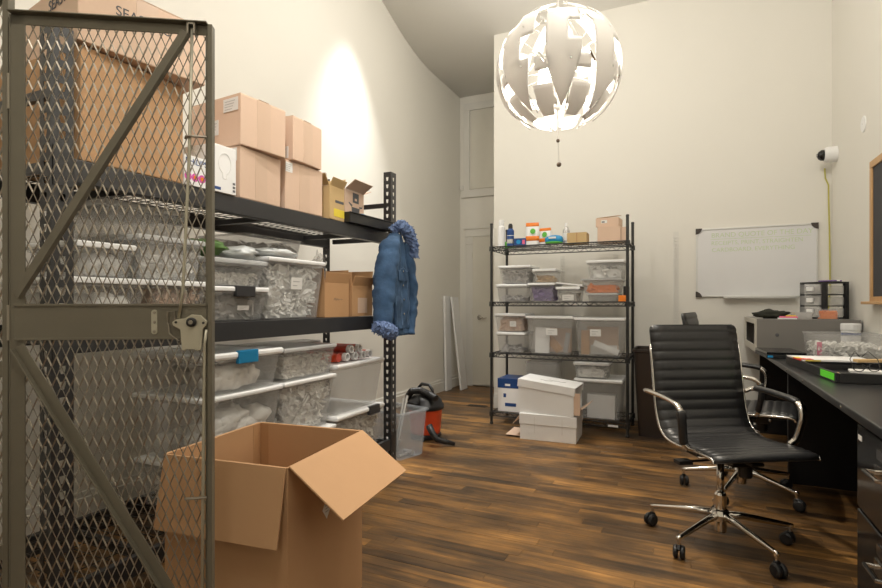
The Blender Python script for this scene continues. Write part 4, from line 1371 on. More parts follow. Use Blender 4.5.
def pouch(label, loc, rz, wd, ht):
    t = thing('wipes_pouch', label, 'pouch', loc, rz, 'orange and white wipes pouches')
    def fn(u, v):
        a = 2 * PI * u
        dp = 0.035 * (1 - 0.85 * v ** 2.2)
        return (wd / 2 * math.copysign(abs(math.cos(a)) ** 0.5, math.cos(a)) * (0.94 + 0.06 * math.sin(PI * v)), dp * math.copysign(abs(math.sin(a)) ** 0.7, math.sin(a)), ht * v)
    mb = MB()
    mb.grid(fn, 28, 12)
    mb.add([fn(k / 28, 0) for k in range(28)], [tuple(range(27, -1, -1))])
    mb.add([fn(k / 28, 1) for k in range(28)], [tuple(range(28))])
    mb.build('body', 'paper_white', t, smooth=True)
    q = MB()
    q.grid(lambda u, v: tuple(Vector(fn(0.5 + 0.5 * u, 0.84 + 0.16 * v)) + Vector((0, -0.0015, 0))), 16, 3)
    o = q.build('orange_band', 'orange', t, smooth=True)
    o.modifiers.new('thickness', 'SOLIDIFY').thickness = 0.0006
    q = MB()
    q.grid(lambda u, v: tuple(Vector(fn(0.5 + 0.5 * u, 0.22 + 0.2 * v)) + Vector((0, -0.0015, 0))), 16, 3)
    o = q.build('orange_band', 'orange', t, smooth=True)
    o.modifiers.new('thickness', 'SOLIDIFY').thickness = 0.0006
    q = MB()
    q.lathe([(0.024, 0), (0.024, 0.001)], 18, M=frame_m((0.01, -0.0365, ht * 0.62), (1, 0, 0), (0, 0.12, 1)))
    q.build('green_mark', 'green', t)
pouch('large orange and white wipes pouch on the wire shelf, nearer the spray cans', (-1.285, 4.76, Z4), R(4), 0.125, 0.215)
pouch('smaller orange and white wipes pouch half behind the larger one', (-1.175, 4.80, Z4), R(-14), 0.12, 0.165)
pk = thing('wipes_packet', 'blue and green tissue packet with white lettering on the wire shelf', 'packet', (-1.075, 4.715, Z4), R(-3))
mb = MB()
mb.blob((0, 0, 0.042), (0.085, 0.05, 0.042), 2, 0.1, 12, 20, 1.5)
mb.v = [(math.copysign(min(abs(a) * 1.15, 0.078), a), b_, c) for a, b_, c in mb.v]
mb.build('body', 'blue_bright', pk, smooth=True)
mb = MB()
mb.blob((0, -0.004, 0.018), (0.083, 0.05, 0.016), 2, 0.05, 8, 20, 1.5)
mb.build('green_band', 'green', pk, smooth=True)
MB().box(-0.035, 0.03, -0.054, -0.050, 0.050, 0.066).build('white_mark', 'paper_white', pk)
can('squeeze_bottle', 'grey white bottle standing between the tissue packet and the tan carton', 'bottle', (-0.985, 4.80, Z4), [(0.028, 0), (0.031, 0.006), (0.031, 0.13), (0.016, 0.165)], 'silver_can', [(0.014, 0.165), (0.016, 0.167), (0.014, 0.195), (0.006, 0.20)], 'lid_white', [(0.04, 0.11, 0.0315, 'label_white')])
tcx = closed_carton('small ochre carton lying on the wire shelf top beside the grey bottle', (-0.875, 4.77, Z4), 0.17, 0.13, 0.095, 0, 'carton_gold', tape=False, name='small_carton')
MB().box(-0.004, 0.004, -0.0662, -0.065, 0.0, 0.095).build('seam', 'carton_dark', tcx)
cbx = thing('cardboard_box', 'brown cardboard box with loose lid at the right end of the wire shelf top', 'box', (-0.585, 4.82, Z4))
MB().box(-0.115, 0.075, -0.11, 0.10, 0, 0.135).build('body', 'carton', cbx, bevel=0.002)
MB().box(0.078, 0.125, -0.10, 0.09, 0, 0.125).build('side_carton', 'carton', cbx, bevel=0.002)
cb2 = thing('cardboard_box', 'smaller brown cardboard box with a white label, top of the stack on the wire shelf', 'box', (-0.605, 4.815, Z4 + 0.1365), R(-4))
MB().box(-0.105, 0.085, -0.095, 0.085, 0, 0.075).build('body', 'carton', cb2, bevel=0.002)
f_ = MB()
flap(f_, (-0.10, -0.095, 0.078), (0.085, -0.095, 0.088), (0, 1, 0), 0.15, R(8), 0.004)
f_.build('flap', 'carton_dark', cb2)
MB().box(-0.06, -0.01, -0.0962, -0.095, 0.03, 0.055).build('label_card', 'label_white', cb2)
MB().box(-0.055, -0.03, -0.0967, -0.0962, 0.035, 0.045).build('print', 'label_ink', cb2)

# ------------------------------------------------------------------ second tier bins (front = local +x, turned towards the room)
Z3 = 1.118 + 0.005
GW = 'clear bins on the wire shelf'
def wbn(label, x0, x1, z0, z1, depth=0.34, yf=4.645, **kw):
    return plastic_bin(label, ((x0 + x1) / 2, yf + depth / 2, z0), depth, x1 - x0, z1 - z0, rz=-PI / 2, group=GW, **kw)
wbn('lower left small clear bin on the second tier, nearly empty with a dark strip', -1.60, -1.305, Z3, 1.282, fill=('chips', 'label_grey', 0.25, 20, 0.08), contents_label='grey strips lying in the lower left bin of the second tier')
wbn('small clear bin of tangled parts, top of the left stack on the second tier', -1.575, -1.275, 1.2835, 1.452, fill=('chips', 'bits_grey', 0.75, 60, 0.07), contents_label='tangled grey parts in the upper left bin')
wbn('clear bin with purple packets inside on the second tier', -1.30, -1.055, Z3, 1.290, fill=('chips', 'purple', 0.85, 50, 0.09), contents_label='purple and white packets in the clear bin', lid_h=0.020)
wbn('tiny clear bin with pale sticks on top of the purple packet bin', -1.255, -1.045, 1.2915, 1.415, depth=0.26, fill=('chips', 'tan_wood', 0.5, 40, 0.06), contents_label='pale wooden sticks in the tiny clear bin')
wbn('clear bin with grey lid and white label right of the purple packets', -1.045, -0.84, Z3, 1.252, depth=0.28, label_tag=(0.0, 0.035, 0.10, 0.05), fill=('chips', 'bits_pale', 0.6, 40, 0.06), contents_label='pale pieces in the bin with the white label')
ld = MB()
Mx = Matrix.Rotation(R(7), 4, 'Y')
ld.box(-0.115, 0.115, -0.13, 0.13, 0, 0.014, Mx)
lo_ = min(v[2] for v in ld.v)
ld.v = [(a, c, e - lo_) for a, c, e in ld.v]
one(ld, 'loose_lid', 'lid_white', 'loose white bin lid lying tilted on the labelled bin', 'lid', (-0.935, 4.80, 1.2535), bevel=0.003)
wbn('flat hazy bin at the right end of the second tier, bottom of its stack', -0.785, -0.525, Z3, 1.192, lid='lid_clear', body='bin_cloudy', lid_h=0.012)
wbn('clear bin with orange pieces inside, middle of the right stack', -0.835, -0.495, 1.1935, 1.318, taper=0.86, lid='lid_clear', lid_h=0.012, fill=('chips', 'orange', 0.7, 9, 0.10), contents_label='orange pieces inside the middle bin of the right stack')
wbn('clear bin with white lid and white papers, top of the right stack', -0.785, -0.475, 1.3195, 1.475, fill=('chips', 'bits_white', 0.65, 16, 0.11), contents_label='white papers in the top bin of the right stack')
ok = one(MB().box(-0.032, 0.032, -0.02, 0.02, 0, 0.052), 'small_carton', 'orange', 'tiny bright orange carton at the right end of the second tier', 'box', (-0.488, 4.665, Z3), bevel=0.002)
bk = one(MB().box(-0.020, 0.020, -0.06, 0.06, 0, 0.13), 'small_carton', 'black_plastic', 'small black carton squeezed behind the orange carton', 'box', (-0.472, 4.80, Z3), bevel=0.003)

# ------------------------------------------------------------------ third tier
Z2 = 0.650 + 0.005
wbn('small clear bin of brown cartons, top of the left stack on the third tier', -1.615, -1.325, 0.8445, 1.013, label_tag=(0.03, 0.075, 0.06, 0.05), fill=('chips', 'carton', 0.85, 60, 0.08), contents_label='brown cartons in the upper left bin of the third tier')
wbn('small clear bin with a grey strip, bottom left on the third tier', -1.60, -1.325, Z2, 0.8430, fill=('chips', 'label_grey', 0.22, 16, 0.10), contents_label='grey strip lying in the lower left bin of the third tier')
def paper_bin(label, x0, x1, z1, lab):
    return wbn(label, x0, x1, Z2, z1, depth=0.40, taper=0.86, label_tag=lab)
paper_bin('large clear bin of paper and cardboard left of centre on the third tier', -1.318, -0.895, 0.995, (0.02, 0.20, 0.10, 0.06))
paper_bin('large clear bin of paper and cardboard at the right end of the third tier', -0.890, -0.470, 0.985, (-0.03, 0.20, 0.09, 0.06))
def leaf(label, m, loc, size, rz, tilt, cat='paper', thk=0.012):
    mb = MB()
    Mx = Matrix.Rotation(tilt[0], 4, 'X') @ Matrix.Rotation(tilt[1], 4, 'Y')
    mb.box(-size[0] / 2, size[0] / 2, -thk / 2, thk / 2, 0, size[1], Mx)
    lo_ = min(v[2] for v in mb.v)
    mb.v = [(a, b_, c - lo_) for a, b_, c in mb.v]
    return one(mb, 'paper_bundle' if cat == 'paper' else 'cardboard_piece', m, label, cat, loc, rz, bevel=0.001)
leaf('stack of white paper standing in the left large bin of the third tier', 'paper_white', (-1.185, 4.72, Z2 + 0.005), (0.13, 0.23), 0, (R(-4), 0))
leaf('brown cardboard strip slanting inside the left large bin of the third tier', 'carton_dark', (-1.03, 4.74, Z2 + 0.005), (0.07, 0.25), 0, (R(-4), R(-42)), 'cardboard')
leaf('flat cardboard sheet standing at the back of the left large bin', 'carton', (-1.10, 4.86, Z2 + 0.005), (0.30, 0.22), 0, (R(-3), 0), 'cardboard')
leaf('grey plastic strip at the right side of the left large bin', 'label_grey', (-0.995, 4.80, Z2 + 0.005), (0.04, 0.18), 0, (R(-3), R(8)), 'cardboard')
leaf('brown cardboard sheet standing in the right large bin of the third tier', 'carton', (-0.68, 4.86, Z2 + 0.005), (0.27, 0.24), 0, (R(-3), 0), 'cardboard')
leaf('brown cardboard piece at the left inside of the right large bin', 'carton_dark', (-0.81, 4.75, Z2 + 0.005), (0.07, 0.21), 0, (R(-3), 0), 'cardboard')
leaf('white folded paper slanting across the right large bin', 'paper_white', (-0.64, 4.73, Z2 + 0.005), (0.22, 0.05), 0, (R(-6), R(22)), 'paper', 0.02)
leaf('white paper pad lying low in the right large bin of the third tier', 'label_white', (-0.66, 4.80, Z2 + 0.005), (0.22, 0.08), 0, (R(-3), 0), 'paper', 0.03)

# ------------------------------------------------------------------ bottom tier
Z1 = 0.110 + 0.005
wbn('grey clear bin at the back of the bottom tier behind the white boxes', -1.35, -1.05, Z1 + 0.19, 0.575, depth=0.26, yf=4.72, lid=None, body='bin_cloudy', fill=('blob', 'bits_white', 0.5, 8, 0.05), contents_label='white bundle in the grey bin behind the white boxes')
wbn('low clear bin under the grey bin on the bottom tier', -1.345, -1.055, Z1, Z1 + 0.1885, depth=0.28, yf=4.71, body='bin_cloudy')
wbn('small clear bin of white parts on top of the large bottom tier bin', -0.895, -0.595, 0.4635, 0.60, depth=0.26, fill=('chips', 'bits_white', 0.8, 60, 0.06), contents_label='white and grey parts in the small bin on the bottom tier')
wbn('large clear bin with white lid at the right end of the bottom tier', -0.885, -0.49, Z1, 0.462, depth=0.38, taper=0.88, lid_h=0.03)
leaf('white carton standing inside the large bin of the bottom tier', 'paper_white', (-0.67, 4.76, Z1 + 0.005), (0.23, 0.20), 0, (0, 0), 'paper', 0.12)
pp_ = thing('paper_ream_box', 'white paper carton with dark blue top band on the bottom tier left', 'box', (-1.47, 4.80, Z1))
MB().box(-0.115, 0.115, -0.14, 0.14, 0, 0.30).build('body', 'paper_white', pp_, bevel=0.002)
MB().box(-0.117, 0.117, -0.142, 0.142, 0.215, 0.302).build('blue_lid', 'blue', pp_, bevel=0.003)
q = MB()
q.box(-0.06, -0.035, -0.1412, -0.14, 0.13, 0.165)
q.box(-0.045, 0.06, -0.1412, -0.14, 0.05, 0.08)
q.build('print', 'blue', pp_)
MB().box(-0.045, 0.005, -0.1432, -0.142, 0.235, 0.255).build('white_mark', 'paper_white', pp_)

# two white archive boxes on the floor in front
def archive(label, loc, rz, tilt, open_end):
    t = thing('archive_box', label, 'box', loc, rz, 'white archive boxes in front of the wire shelf')
    return t
ab = archive('white archive box flat on the floor, under the other white box', (-1.02, 4.375, 0), R(2), 0, True)
MB().box(-0.225, 0.225, -0.165, 0.165, 0, 0.205).build('body', 'paper_white', ab, bevel=0.003)
MB().box(-0.230, 0.230, -0.170, 0.170, 0.125, 0.212).build('lid', 'paper_white', ab, bevel=0.003)
q = MB()
q.box(-0.105, -0.100, -0.1722, -0.170, 0.06, 0.19)
q.box(0.115, 0.120, -0.1722, -0.170, 0.06, 0.19)
q.build('strap', 'label_white', ab)
q = MB()
flap(q, (-0.226, 0.15, 0.012), (-0.226, -0.13, 0.012), (-1, 0, 0), 0.13, R(1), 0.004)
q.build('end_flap', 'carton', ab)
q = MB()
flap(q, (-0.2305, 0.14, 0.19), (-0.2305, -0.14, 0.19), (-1, 0, 0), 0.10, R(-52), 0.004)
q.build('end_flap', 'carton', ab)
au = archive('white archive box with slanting lid on top of the other white box', (-1.03, 4.38, 0.2135), R(-1), 0, True)
q = MB()
H0, H1 = 0.235, 0.165      # left and right heights
vs = [(-0.225, -0.165, 0), (0.225, -0.165, 0), (0.225, 0.165, 0), (-0.225, 0.165, 0), (-0.225, -0.165, H0), (0.225, -0.165, H1 + 0.03), (0.225, 0.165, H1 + 0.03), (-0.225, 0.165, H0)]
q.add(vs, [(0, 3, 2, 1), (0, 1, 5, 4), (2, 3, 7, 6), (3, 0, 4, 7)])
vs2 = [(a * 0.985, b_ * 0.98, c + (0.004 if c < 0.01 else 0)) for a, b_, c in vs]
o = q.build('body', 'paper_white', au)
o.modifiers.new('thickness', 'SOLIDIFY').thickness = 0.005
Mx = Matrix.Translation((0, 0, 0.188)) @ Matrix.Rotation(R(6.2), 4, 'Y')
q = MB()
q.box(-0.235, 0.235, -0.172, 0.172, 0.060, 0.065, Mx)
q.box(-0.235, 0.235, -0.172, -0.167, 0.0, 0.060, Mx)
q.box(-0.235, 0.235, 0.167, 0.172, 0.0, 0.060, Mx)
q.box(-0.235, -0.230, -0.167, 0.167, 0.0, 0.060, Mx)
q.build('lid', 'paper_white', au, bevel=0.002)
q = MB()
q.tube([(x * 0.02 - 0.02, 0.0 + 0.01 * math.sin(x * 2.1), 0.0665) for x in range(8)], 0.0016, 4, M=Mx)
q.tube([(x * 0.02 - 0.08, -0.05 + 0.008 * math.sin(x * 1.7), 0.0665) for x in range(6)], 0.0016, 4, M=Mx)
q.build('scribble', 'label_grey', au)
q = MB()
flap(q, (0.226, -0.16, 0.02), (0.226, 0.16, 0.02), (1, 0, 0), 0.115, R(35), 0.004)
q.build('end_flap', 'carton', au)
q = MB()
flap(q, (0.226, -0.164, 0.19), (0.226, -0.164, 0.01), (1, 0, 0), 0.05, R(0), 0.004)
q.build('side_flap', 'carton', au)

# dark waste bin right of the shelf
wbn_ = thing('waste_bin', 'dark brown waste bin standing behind the office chairs', 'waste bin', (-0.215, 4.87, 0))
q = MB()
for (hx_, hy_, z) in ((0.13, 0.17, 0),):
    pass
def rbox(hx_, hy_, r_, z):
    P = []
    for (sx_, sy_, a0) in ((1, 1, 0), (-1, 1, 90), (-1, -1, 180), (1, -1, 270)):
        for k in range(4):
            a = R(a0 + k * 30)
            P.append((sx_ * (hx_ - r_) + r_ * math.cos(a), sy_ * (hy_ - r_) + r_ * math.sin(a), z))
    return P
lv = [(0.155, 0.17, 0.0), (0.155, 0.17, 0.01), (0.19, 0.21, 0.70), (0.20, 0.22, 0.705), (0.20, 0.22, 0.725), (0.187, 0.207, 0.725), (0.152, 0.167, 0.02)]
vs, fs = [], []
for (a, b_, z) in lv:
    vs += rbox(a, b_, 0.035, z)
for i in range(len(lv) - 1):
    for k in range(16):
        fs.append((i * 16 + k, i * 16 + (k + 1) % 16, (i + 1) * 16 + (k + 1) % 16, (i + 1) * 16 + k))
fs.append(tuple(range(15, -1, -1)))
fs.append(tuple((len(lv) - 1) * 16 + k for k in range(16)))
q.add(vs, fs)
q.build('body', 'bin_brown', wbn_)
MB().box(-0.045, 0.045, -0.228, -0.215, 0.62, 0.66).build('grip', 'bin_brown', wbn_, bevel=0.003)
# ================================================================== ON THE WALLS
for k, (xx, z0, z1, lab) in enumerate(((-0.092, 0.30, 1.765, 'slotted white wall strip between the wire shelf and the whiteboard'), (-0.62, 0.30, 1.58, 'slotted white wall strip behind the right half of the wire shelf'), (-1.13, 0.30, 1.58, 'slotted white wall strip behind the left half of the wire shelf'))):
    t = thing('wall_standard', lab, 'wall strip', (xx, YB, z0), 0, 'slotted wall strips on the back wall')
    q = MB()
    for s_ in (-1, 1):
        q.box(s_ * 0.018 - 0.005, s_ * 0.018 + 0.005, -0.008, 0.0, 0, z1 - z0)
    q.box(-0.013, 0.013, -0.001, 0.0, 0, z1 - z0)
    n = int((z1 - z0) / 0.032)
    q2 = MB()
    for i in range(n):
        q2.box(-0.013, 0.013, -0.008, -0.001, i * 0.032, i * 0.032 + 0.016)
    q.build('channel', 'trim', t)
    q2.build('rungs', 'trim', t)
wbd = thing('whiteboard', 'white dry-erase board with faint green handwriting on the back wall', 'whiteboard', (0.531, YB, 1.47))
MB().box(-0.45, 0.45, -0.014, -0.002, -0.298, 0.298).build('panel', 'board_white', wbd)
for (x0, x1, z0, z1) in ((-0.4575, 0.4575, 0.293, 0.3065), (-0.4575, 0.4575, -0.3065, -0.293), (-0.4575, -0.444, -0.293, 0.293), (0.444, 0.4575, -0.293, 0.293)):
    MB().box(x0, x1, -0.020, -0.001, z0, z1).build('frame_bar', 'board_frame', wbd, bevel=0.002)
for (sx_, sz_) in ((-1, 1), (1, 1), (-1, -1), (1, -1)):
    P = [(0, 0), (0.052, 0)] + [(0.052 * math.cos(R(a)), 0.052 * math.sin(R(a))) for a in (15, 30, 45, 60, 75)] + [(0, 0.052)]
    P = [(0, 0), (0.052, 0), (0.050, 0.014), (0.040, 0.030), (0.030, 0.040), (0.014, 0.050), (0, 0.052)]
    q = MB()
    q.prism([(sx_ * (0.460 - a), sz_ * (0.309 - c)) for a, c in P], 0, 0.024, Matrix.Rotation(PI / 2, 4, 'X') @ Matrix.Translation((0, 0, 0.0)))
    q.build('corner_cap', 'corner_brown', wbd)
q = MB().box(-0.24, 0.30, -0.075, -0.020, -0.318, -0.308)
q.box(-0.24, 0.30, -0.078, -0.075, -0.318, -0.300)
q.build('pen_tray', 'board_frame', wbd, bevel=0.002)
for (s_, z, x) in (('BRAND QUOTE OF THE DAY', 0.222, -0.335), ('RECEIPTS, PRINT, STRAIGHTEN', 0.155, -0.335), ('CARDBOARD, EVERYTHING', 0.095, -0.33)):
    t_ = text_part(s_, 0.058 if z > 0.2 else 0.050, 'ink_green', wbd, frame_m((x, -0.0144, z), (1, 0, 0.006), (0, 0, 1)), 'handwriting', 0.0002)
q = MB().box(-0.34, 0.41, -0.0148, -0.014, 0.206, 0.2095)
q.build('underline', 'ink_green', wbd)

sc = thing('security_camera', 'white dome security camera on the right wall near the corner', 'camera', (XR, 5.17, 2.30))
Mx = Matrix.Rotation(-PI / 2, 4, 'Y')
MB().lathe([(0.062, 0.0), (0.062, 0.055), (0.058, 0.075), (0.050, 0.085)], 24, M=Mx).build('housing', 'paper_white', sc, smooth=False, bevel=0.002)
MB().lathe([(0.044, 0.086), (0.042, 0.105), (0.030, 0.122), (0.012, 0.131), (0.0, 0.132)], 20, M=Mx).build('dome', 'glass_dark', sc, smooth=True)
q = MB().lathe([(0.012, 0.133), (0.013, 0.138), (0.0, 0.139)], 12, M=Matrix.Rotation(R(6), 4, 'Z') @ Mx)
q.build('lens', 'silver_can', sc)
q = MB().tube([(0.0, 0, 0), (0.004, 0, -0.08), (0.026, 0, -0.14), (0.028, 0, -0.30), (0.033, 0, -0.55), (0.036, 0, -0.80), (0.036, 0, -1.0), (0.02, 0, -1.25), (0.02, 0, -1.48)], 0.0055, 8)
one(q, 'network_cable', 'cable_yellow', 'yellow cable running down the wall from the security camera', 'cable', (1.035, YB - 0.007, 2.225), smooth=True)
dsc = thing('wall_cover_plate', 'round white blank cover plate high on the right wall', 'cover plate', (XR, 4.455, 2.32))
Mx = Matrix.Rotation(-PI / 2, 4, 'Y')
MB().lathe([(0.055, 0.0), (0.055, 0.004), (0.050, 0.007), (0.0, 0.008)], 24, M=Mx).build('plate', 'paper_white', dsc)
MB().lathe([(0.006, 0.008), (0.005, 0.0095), (0.0, 0.010)], 8, M=Mx).build('screw', 'board_frame', dsc)
ck = thing('blackboard', 'dark chalkboard with light wood frame on the right wall', 'blackboard', (XR, 3.64, 1.56))
MB().box(-0.012, -0.002, -0.57, 0.57, -0.41, 0.41).build('panel', 'chalk_black', ck)
for (y0, y1, z0, z1) in ((-0.61, 0.61, 0.41, 0.455), (-0.61, 0.61, -0.455, -0.41), (-0.61, -0.57, -0.41, 0.41), (0.57, 0.61, -0.41, 0.41)):
    MB().box(-0.022, -0.001, y0, y1, z0, z1).build('frame_bar', 'wood_frame', ck, bevel=0.003)
MB().box(-0.065, -0.022, -0.62, 0.62, -0.458, -0.44).build('chalk_ledge', 'wood_frame', ck, bevel=0.003)

# ================================================================== DESK AND CABINETS ALONG THE RIGHT WALL
XD = 0.505
dk = thing('long_desk', 'long black desk with speckled top along the right wall', 'desk', (0.79, 2.6, 0))
MB().box(XD, XR - 0.005, 0.25, 5.30, 0.718, 0.750).build('desk_top', 'desk_black', dk, world=True, bevel=0.006)
MB().box(1.045, 1.062, 0.30, 5.26, 0.02, 0.717).build('shade_panel', 'black_plastic', dk, world=True)  # black panel added to stand in for the deep shade under the desk
for yy in (0.27, 3.86, 5.25):
    MB().box(XD + 0.06, XR - 0.025, yy, yy + 0.03, 0.0, 0.717).build('side_panel', 'black_plastic', dk, world=True, bevel=0.002)
q = MB()
for yy in (2.35, 3.05, 3.5):
    q.lathe([(0.006, 0), (0.005, 0.002), (0.0, 0.003)], 10, M=Matrix.Translation((XD, yy, 0.735)) @ Matrix.Rotation(-PI / 2, 4, 'Y'))
q.build('edge_screws', 'chrome', dk, world=True)
def cabinet(label, y0, y1):
    t = thing('file_cabinet', label, 'cabinet', (0.79, (y0 + y1) / 2, 0), 0, 'black file cabinets under the desk')
    x0 = 0.52
    MB().box(x0 + 0.02, 1.03, y0, y1, 0.02, 0.715).build('body', 'black_plastic', t, world=True, bevel=0.002)
    for (z0, z1) in ((0.43, 0.705), (0.145, 0.42)):
        d = MB().box(x0, x0 + 0.019, y0 + 0.004, y1 - 0.004, z0, z1).build('drawer_front', 'black_gloss', t, world=True, bevel=0.004)
        zc_ = (z0 + z1) / 2 + 0.03
        yc = y0 + 0.155
        q = MB()
        q.tube([(x0, yc - 0.055, zc_), (x0 - 0.028, yc - 0.055, zc_ + 0.002), (x0 - 0.030, yc + 0.055, zc_ + 0.002), (x0, yc + 0.055, zc_)], 0.0065, 8)
        q.box(x0 - 0.003, x0, yc - 0.068, yc + 0.068, zc_ - 0.022, zc_ + 0.022)
        q.build('handle', 'chrome', d, world=True)
        MB().box(x0 - 0.004, x0, yc - 0.04, yc + 0.04, zc_ + 0.045, zc_ + 0.075).build('label_holder', 'chrome', d, world=True)
    MB().box(x0 - 0.001, x0, y1 - 0.06, y1 - 0.02, 0.655, 0.672).build('sticker', 'label_white', t, world=True)
    for yy in (y0 + 0.03, y1 - 0.05):
        MB().box(x0 + 0.04, 1.0, yy, yy + 0.02, 0.0, 0.02).build('plinth', 'black_plastic', t, world=True)
cabinet('black file cabinet with chrome handles under the near end of the desk', 1.80, 2.215)
cabinet('black file cabinet next to the first one, nearer to the camera', 1.37, 1.785)

# ------------------------------------------------------------------ things on the desk
ZD = 0.7512
gu = thing('grey_cabinet', 'low grey metal cabinet with an open pale end, standing on the desk by the corner', 'cabinet', (0.755, 4.86, ZD))
q = MB()
q.box(-0.295, 0.315, -0.405, -0.395, 0.0, 0.235)
q.box(-0.295, 0.315, 0.395, 0.405, 0.0, 0.235)
q.box(-0.295, 0.315, -0.395, 0.395, 0.0, 0.010)
q.box(-0.295, 0.315, -0.405, 0.405, 0.235, 0.242)
q.box(-0.20, -0.19, -0.395, 0.395, 0.01, 0.235)
q.build('case', 'unit_grey', gu, bevel=0.002)
q = MB()
for (y0, y1, z0, z1) in ((-0.405, 0.405, 0.0, 0.05), (-0.405, 0.405, 0.205, 0.242), (-0.405, -0.34, 0.05, 0.205), (0.30, 0.405, 0.05, 0.205)):
    q.box(-0.305, -0.295, y0, y1, z0, z1)
q.build('end_frame', 'unit_pale', gu, bevel=0.002)
MB().lathe([(0.012, 0), (0.012, 0.004), (0.006, 0.006)], 14, M=Matrix.Translation((-0.17, -0.405, 0.13)) @ Matrix.Rotation(PI / 2, 4, 'X')).build('lock', 'label_ink', gu)
ZG = ZD + 0.2432
du = thing('drawer_tower', 'black three-drawer tower with clear drawers on the grey cabinet', 'drawer unit', (0.90, 4.60, ZG), R(39))
# local -x face = drawer fronts seen on the left, local -y face = open side
q = MB()
LX, LY, LZ = 0.215, 0.205, 0.27
# near corner at local (0,0): fronts run along +y on the -x face, side runs along +x on the -y face
th = 0.012
q.box(0, LX, 0, LY, LZ - th, LZ)
q.box(0, LX, 0, LY, 0, th)
for (x0, x1, y0, y1) in ((0, 0.022, 0, 0.03), (LX - 0.035, LX, 0, 0.02), (0, 0.022, LY - 0.02, LY), (LX - 0.03, LX, LY - 0.02, LY)):
    q.box(x0, x1, y0, y1, th, LZ - th)
for k in (1, 2):
    z = th + k * (LZ - 2 * th) / 3
    q.box(0, LX, 0, LY, z - 0.004, z + 0.004)
q.build('frame', 'black_plastic', du, bevel=0.001)
for k in range(3):
    z = th + k * (LZ - 2 * th) / 3 + 0.006
    hgt = (LZ - 2 * th) / 3 - 0.012
    d = MB()
    d.box(-0.006, 0.0, 0.032, LY - 0.004, z, z + hgt)
    d.box(0.024, LX - 0.038, 0.008, 0.011, z, z + hgt * 0.85)
    d.box(0.0, LX - 0.04, LY - 0.012, LY - 0.009, z, z + hgt * 0.85)
    d.box(0.024, LX - 0.04, 0.011, LY - 0.012, z, z + 0.003)
    do = d.build('drawer', 'drawer_clear', du)
    MB().box(-0.016, -0.006, LY * 0.42, LY * 0.68, z + hgt * 0.3, z + hgt * 0.75).build('pull', 'paper_white', do, bevel=0.002)
pn = [('purple', 0.0), ('paper_white', 0.03), ('purple', 0.055)]
for k, (m_, dx) in enumerate(pn):
    q = MB().tube([(0, -0.06, 0.006), (0, 0.06, 0.006)], 0.0055, 8)
    one(q, 'marker_pen', m_, ['dark purple marker lying on the drawer tower, left one', 'white marker lying on the drawer tower', 'dark purple marker lying on the drawer tower, right one'][k], 'pen', (0.93 + dx * 0.6, 4.70 + dx * 0.6, ZG + LZ + 0.0012), R(50 + 20 * k), group='markers on the drawer tower')
ot = thing('clip_tub', 'small clear tub half full of bright orange on the grey cabinet', 'tub', (0.893, 4.505, ZG), R(-6))
b = MB()
b.box(-0.058, 0.058, -0.04, 0.04, 0, 0.003)
for (x0, x1, y0, y1) in ((-0.06, -0.058, -0.042, 0.042), (0.058, 0.06, -0.042, 0.042), (-0.058, 0.058, -0.042, -0.04), (-0.058, 0.058, 0.04, 0.042)):
    b.box(x0, x1, y0, y1, 0, 0.075)
b.box(-0.064, -0.052, -0.046, -0.034, 0.06, 0.092).box(0.052, 0.064, -0.046, -0.034, 0.06, 0.092)
b.build('body', 'tub_clear', ot)
mb = chips(random.Random(4), 0.056, 0.038, 0.004, 0.058, 60, 0.02, 1.0)
o = one(mb, 'bin_contents', 'orange', 'bright orange clips in the small clear tub', 'contents', ot.location, R(-6), kind='stuff')
cc = thing('clear_case', 'small empty clear plastic case in front of the drawer tower', 'case', (0.742, 4.53, ZG), R(5))
b = MB()
b.box(-0.055, 0.055, -0.035, 0.035, 0, 0.003)
for (x0, x1, y0, y1) in ((-0.057, -0.055, -0.037, 0.037), (0.055, 0.057, -0.037, 0.037), (-0.055, 0.055, -0.037, -0.035), (-0.055, 0.055, 0.035, 0.037)):
    b.box(x0, x1, y0, y1, 0, 0.05)
b.build('body', 'drawer_clear', cc)
mb = MB()
mb.blob((0, 0, 0.03), (0.105, 0.06, 0.036), 6, 0.55, 12, 22, 2.2)
mb.v = [(a, b_, max(0.0, c)) for a, b_, c in mb.v]
one(mb, 'folded_cloth', 'cloth_dark', 'dark crumpled cloth lying on the left end of the grey cabinet', 'cloth', (0.575, 4.64, ZG), R(8), smooth=True)
q = MB()
for k in range(3):
    q.box(-0.055 + 0.006 * k, 0.055 + 0.004 * k, -0.04, 0.04, k * 0.006, k * 0.006 + 0.005)
sn = thing('sticky_notes', 'pink and yellow sticky notes beside the dark cloth', 'notes', (0.655, 4.50, ZG), R(-6))
MB().box(-0.06, 0.055, -0.035, 0.035, 0, 0.010).build('lower_pad', 'paper_white', sn)
MB().box(-0.05, 0.06, -0.03, 0.035, 0.0102, 0.020).build('pink_pad', 'pink', sn)
MB().box(-0.01, 0.05, -0.02, 0.03, 0.0202, 0.028).build('yellow_pad', 'yellow', sn)
jr = can('white_jar', 'white tub with blue stripe standing behind the clear desk bin', 'jar', (0.995, 4.375, ZD), [(0.052, 0), (0.054, 0.006), (0.054, 0.175)], 'paper_white', [(0.057, 0.176), (0.058, 0.18), (0.058, 0.215), (0.054, 0.222)], 'lid_white', [(0.14, 0.16, 0.0545, 'blue')])
plastic_bin('clear open bin full of white pieces on the desk against the wall', (0.868, 3.98, ZD), 0.36, 0.38, 0.175, rz=-PI / 2, lid=None, body='bin_clear', taper=0.92, fill=('chips', 'bits_white', 0.62, 220, 0.045), contents_label='white pieces filling half of the clear desk bin')
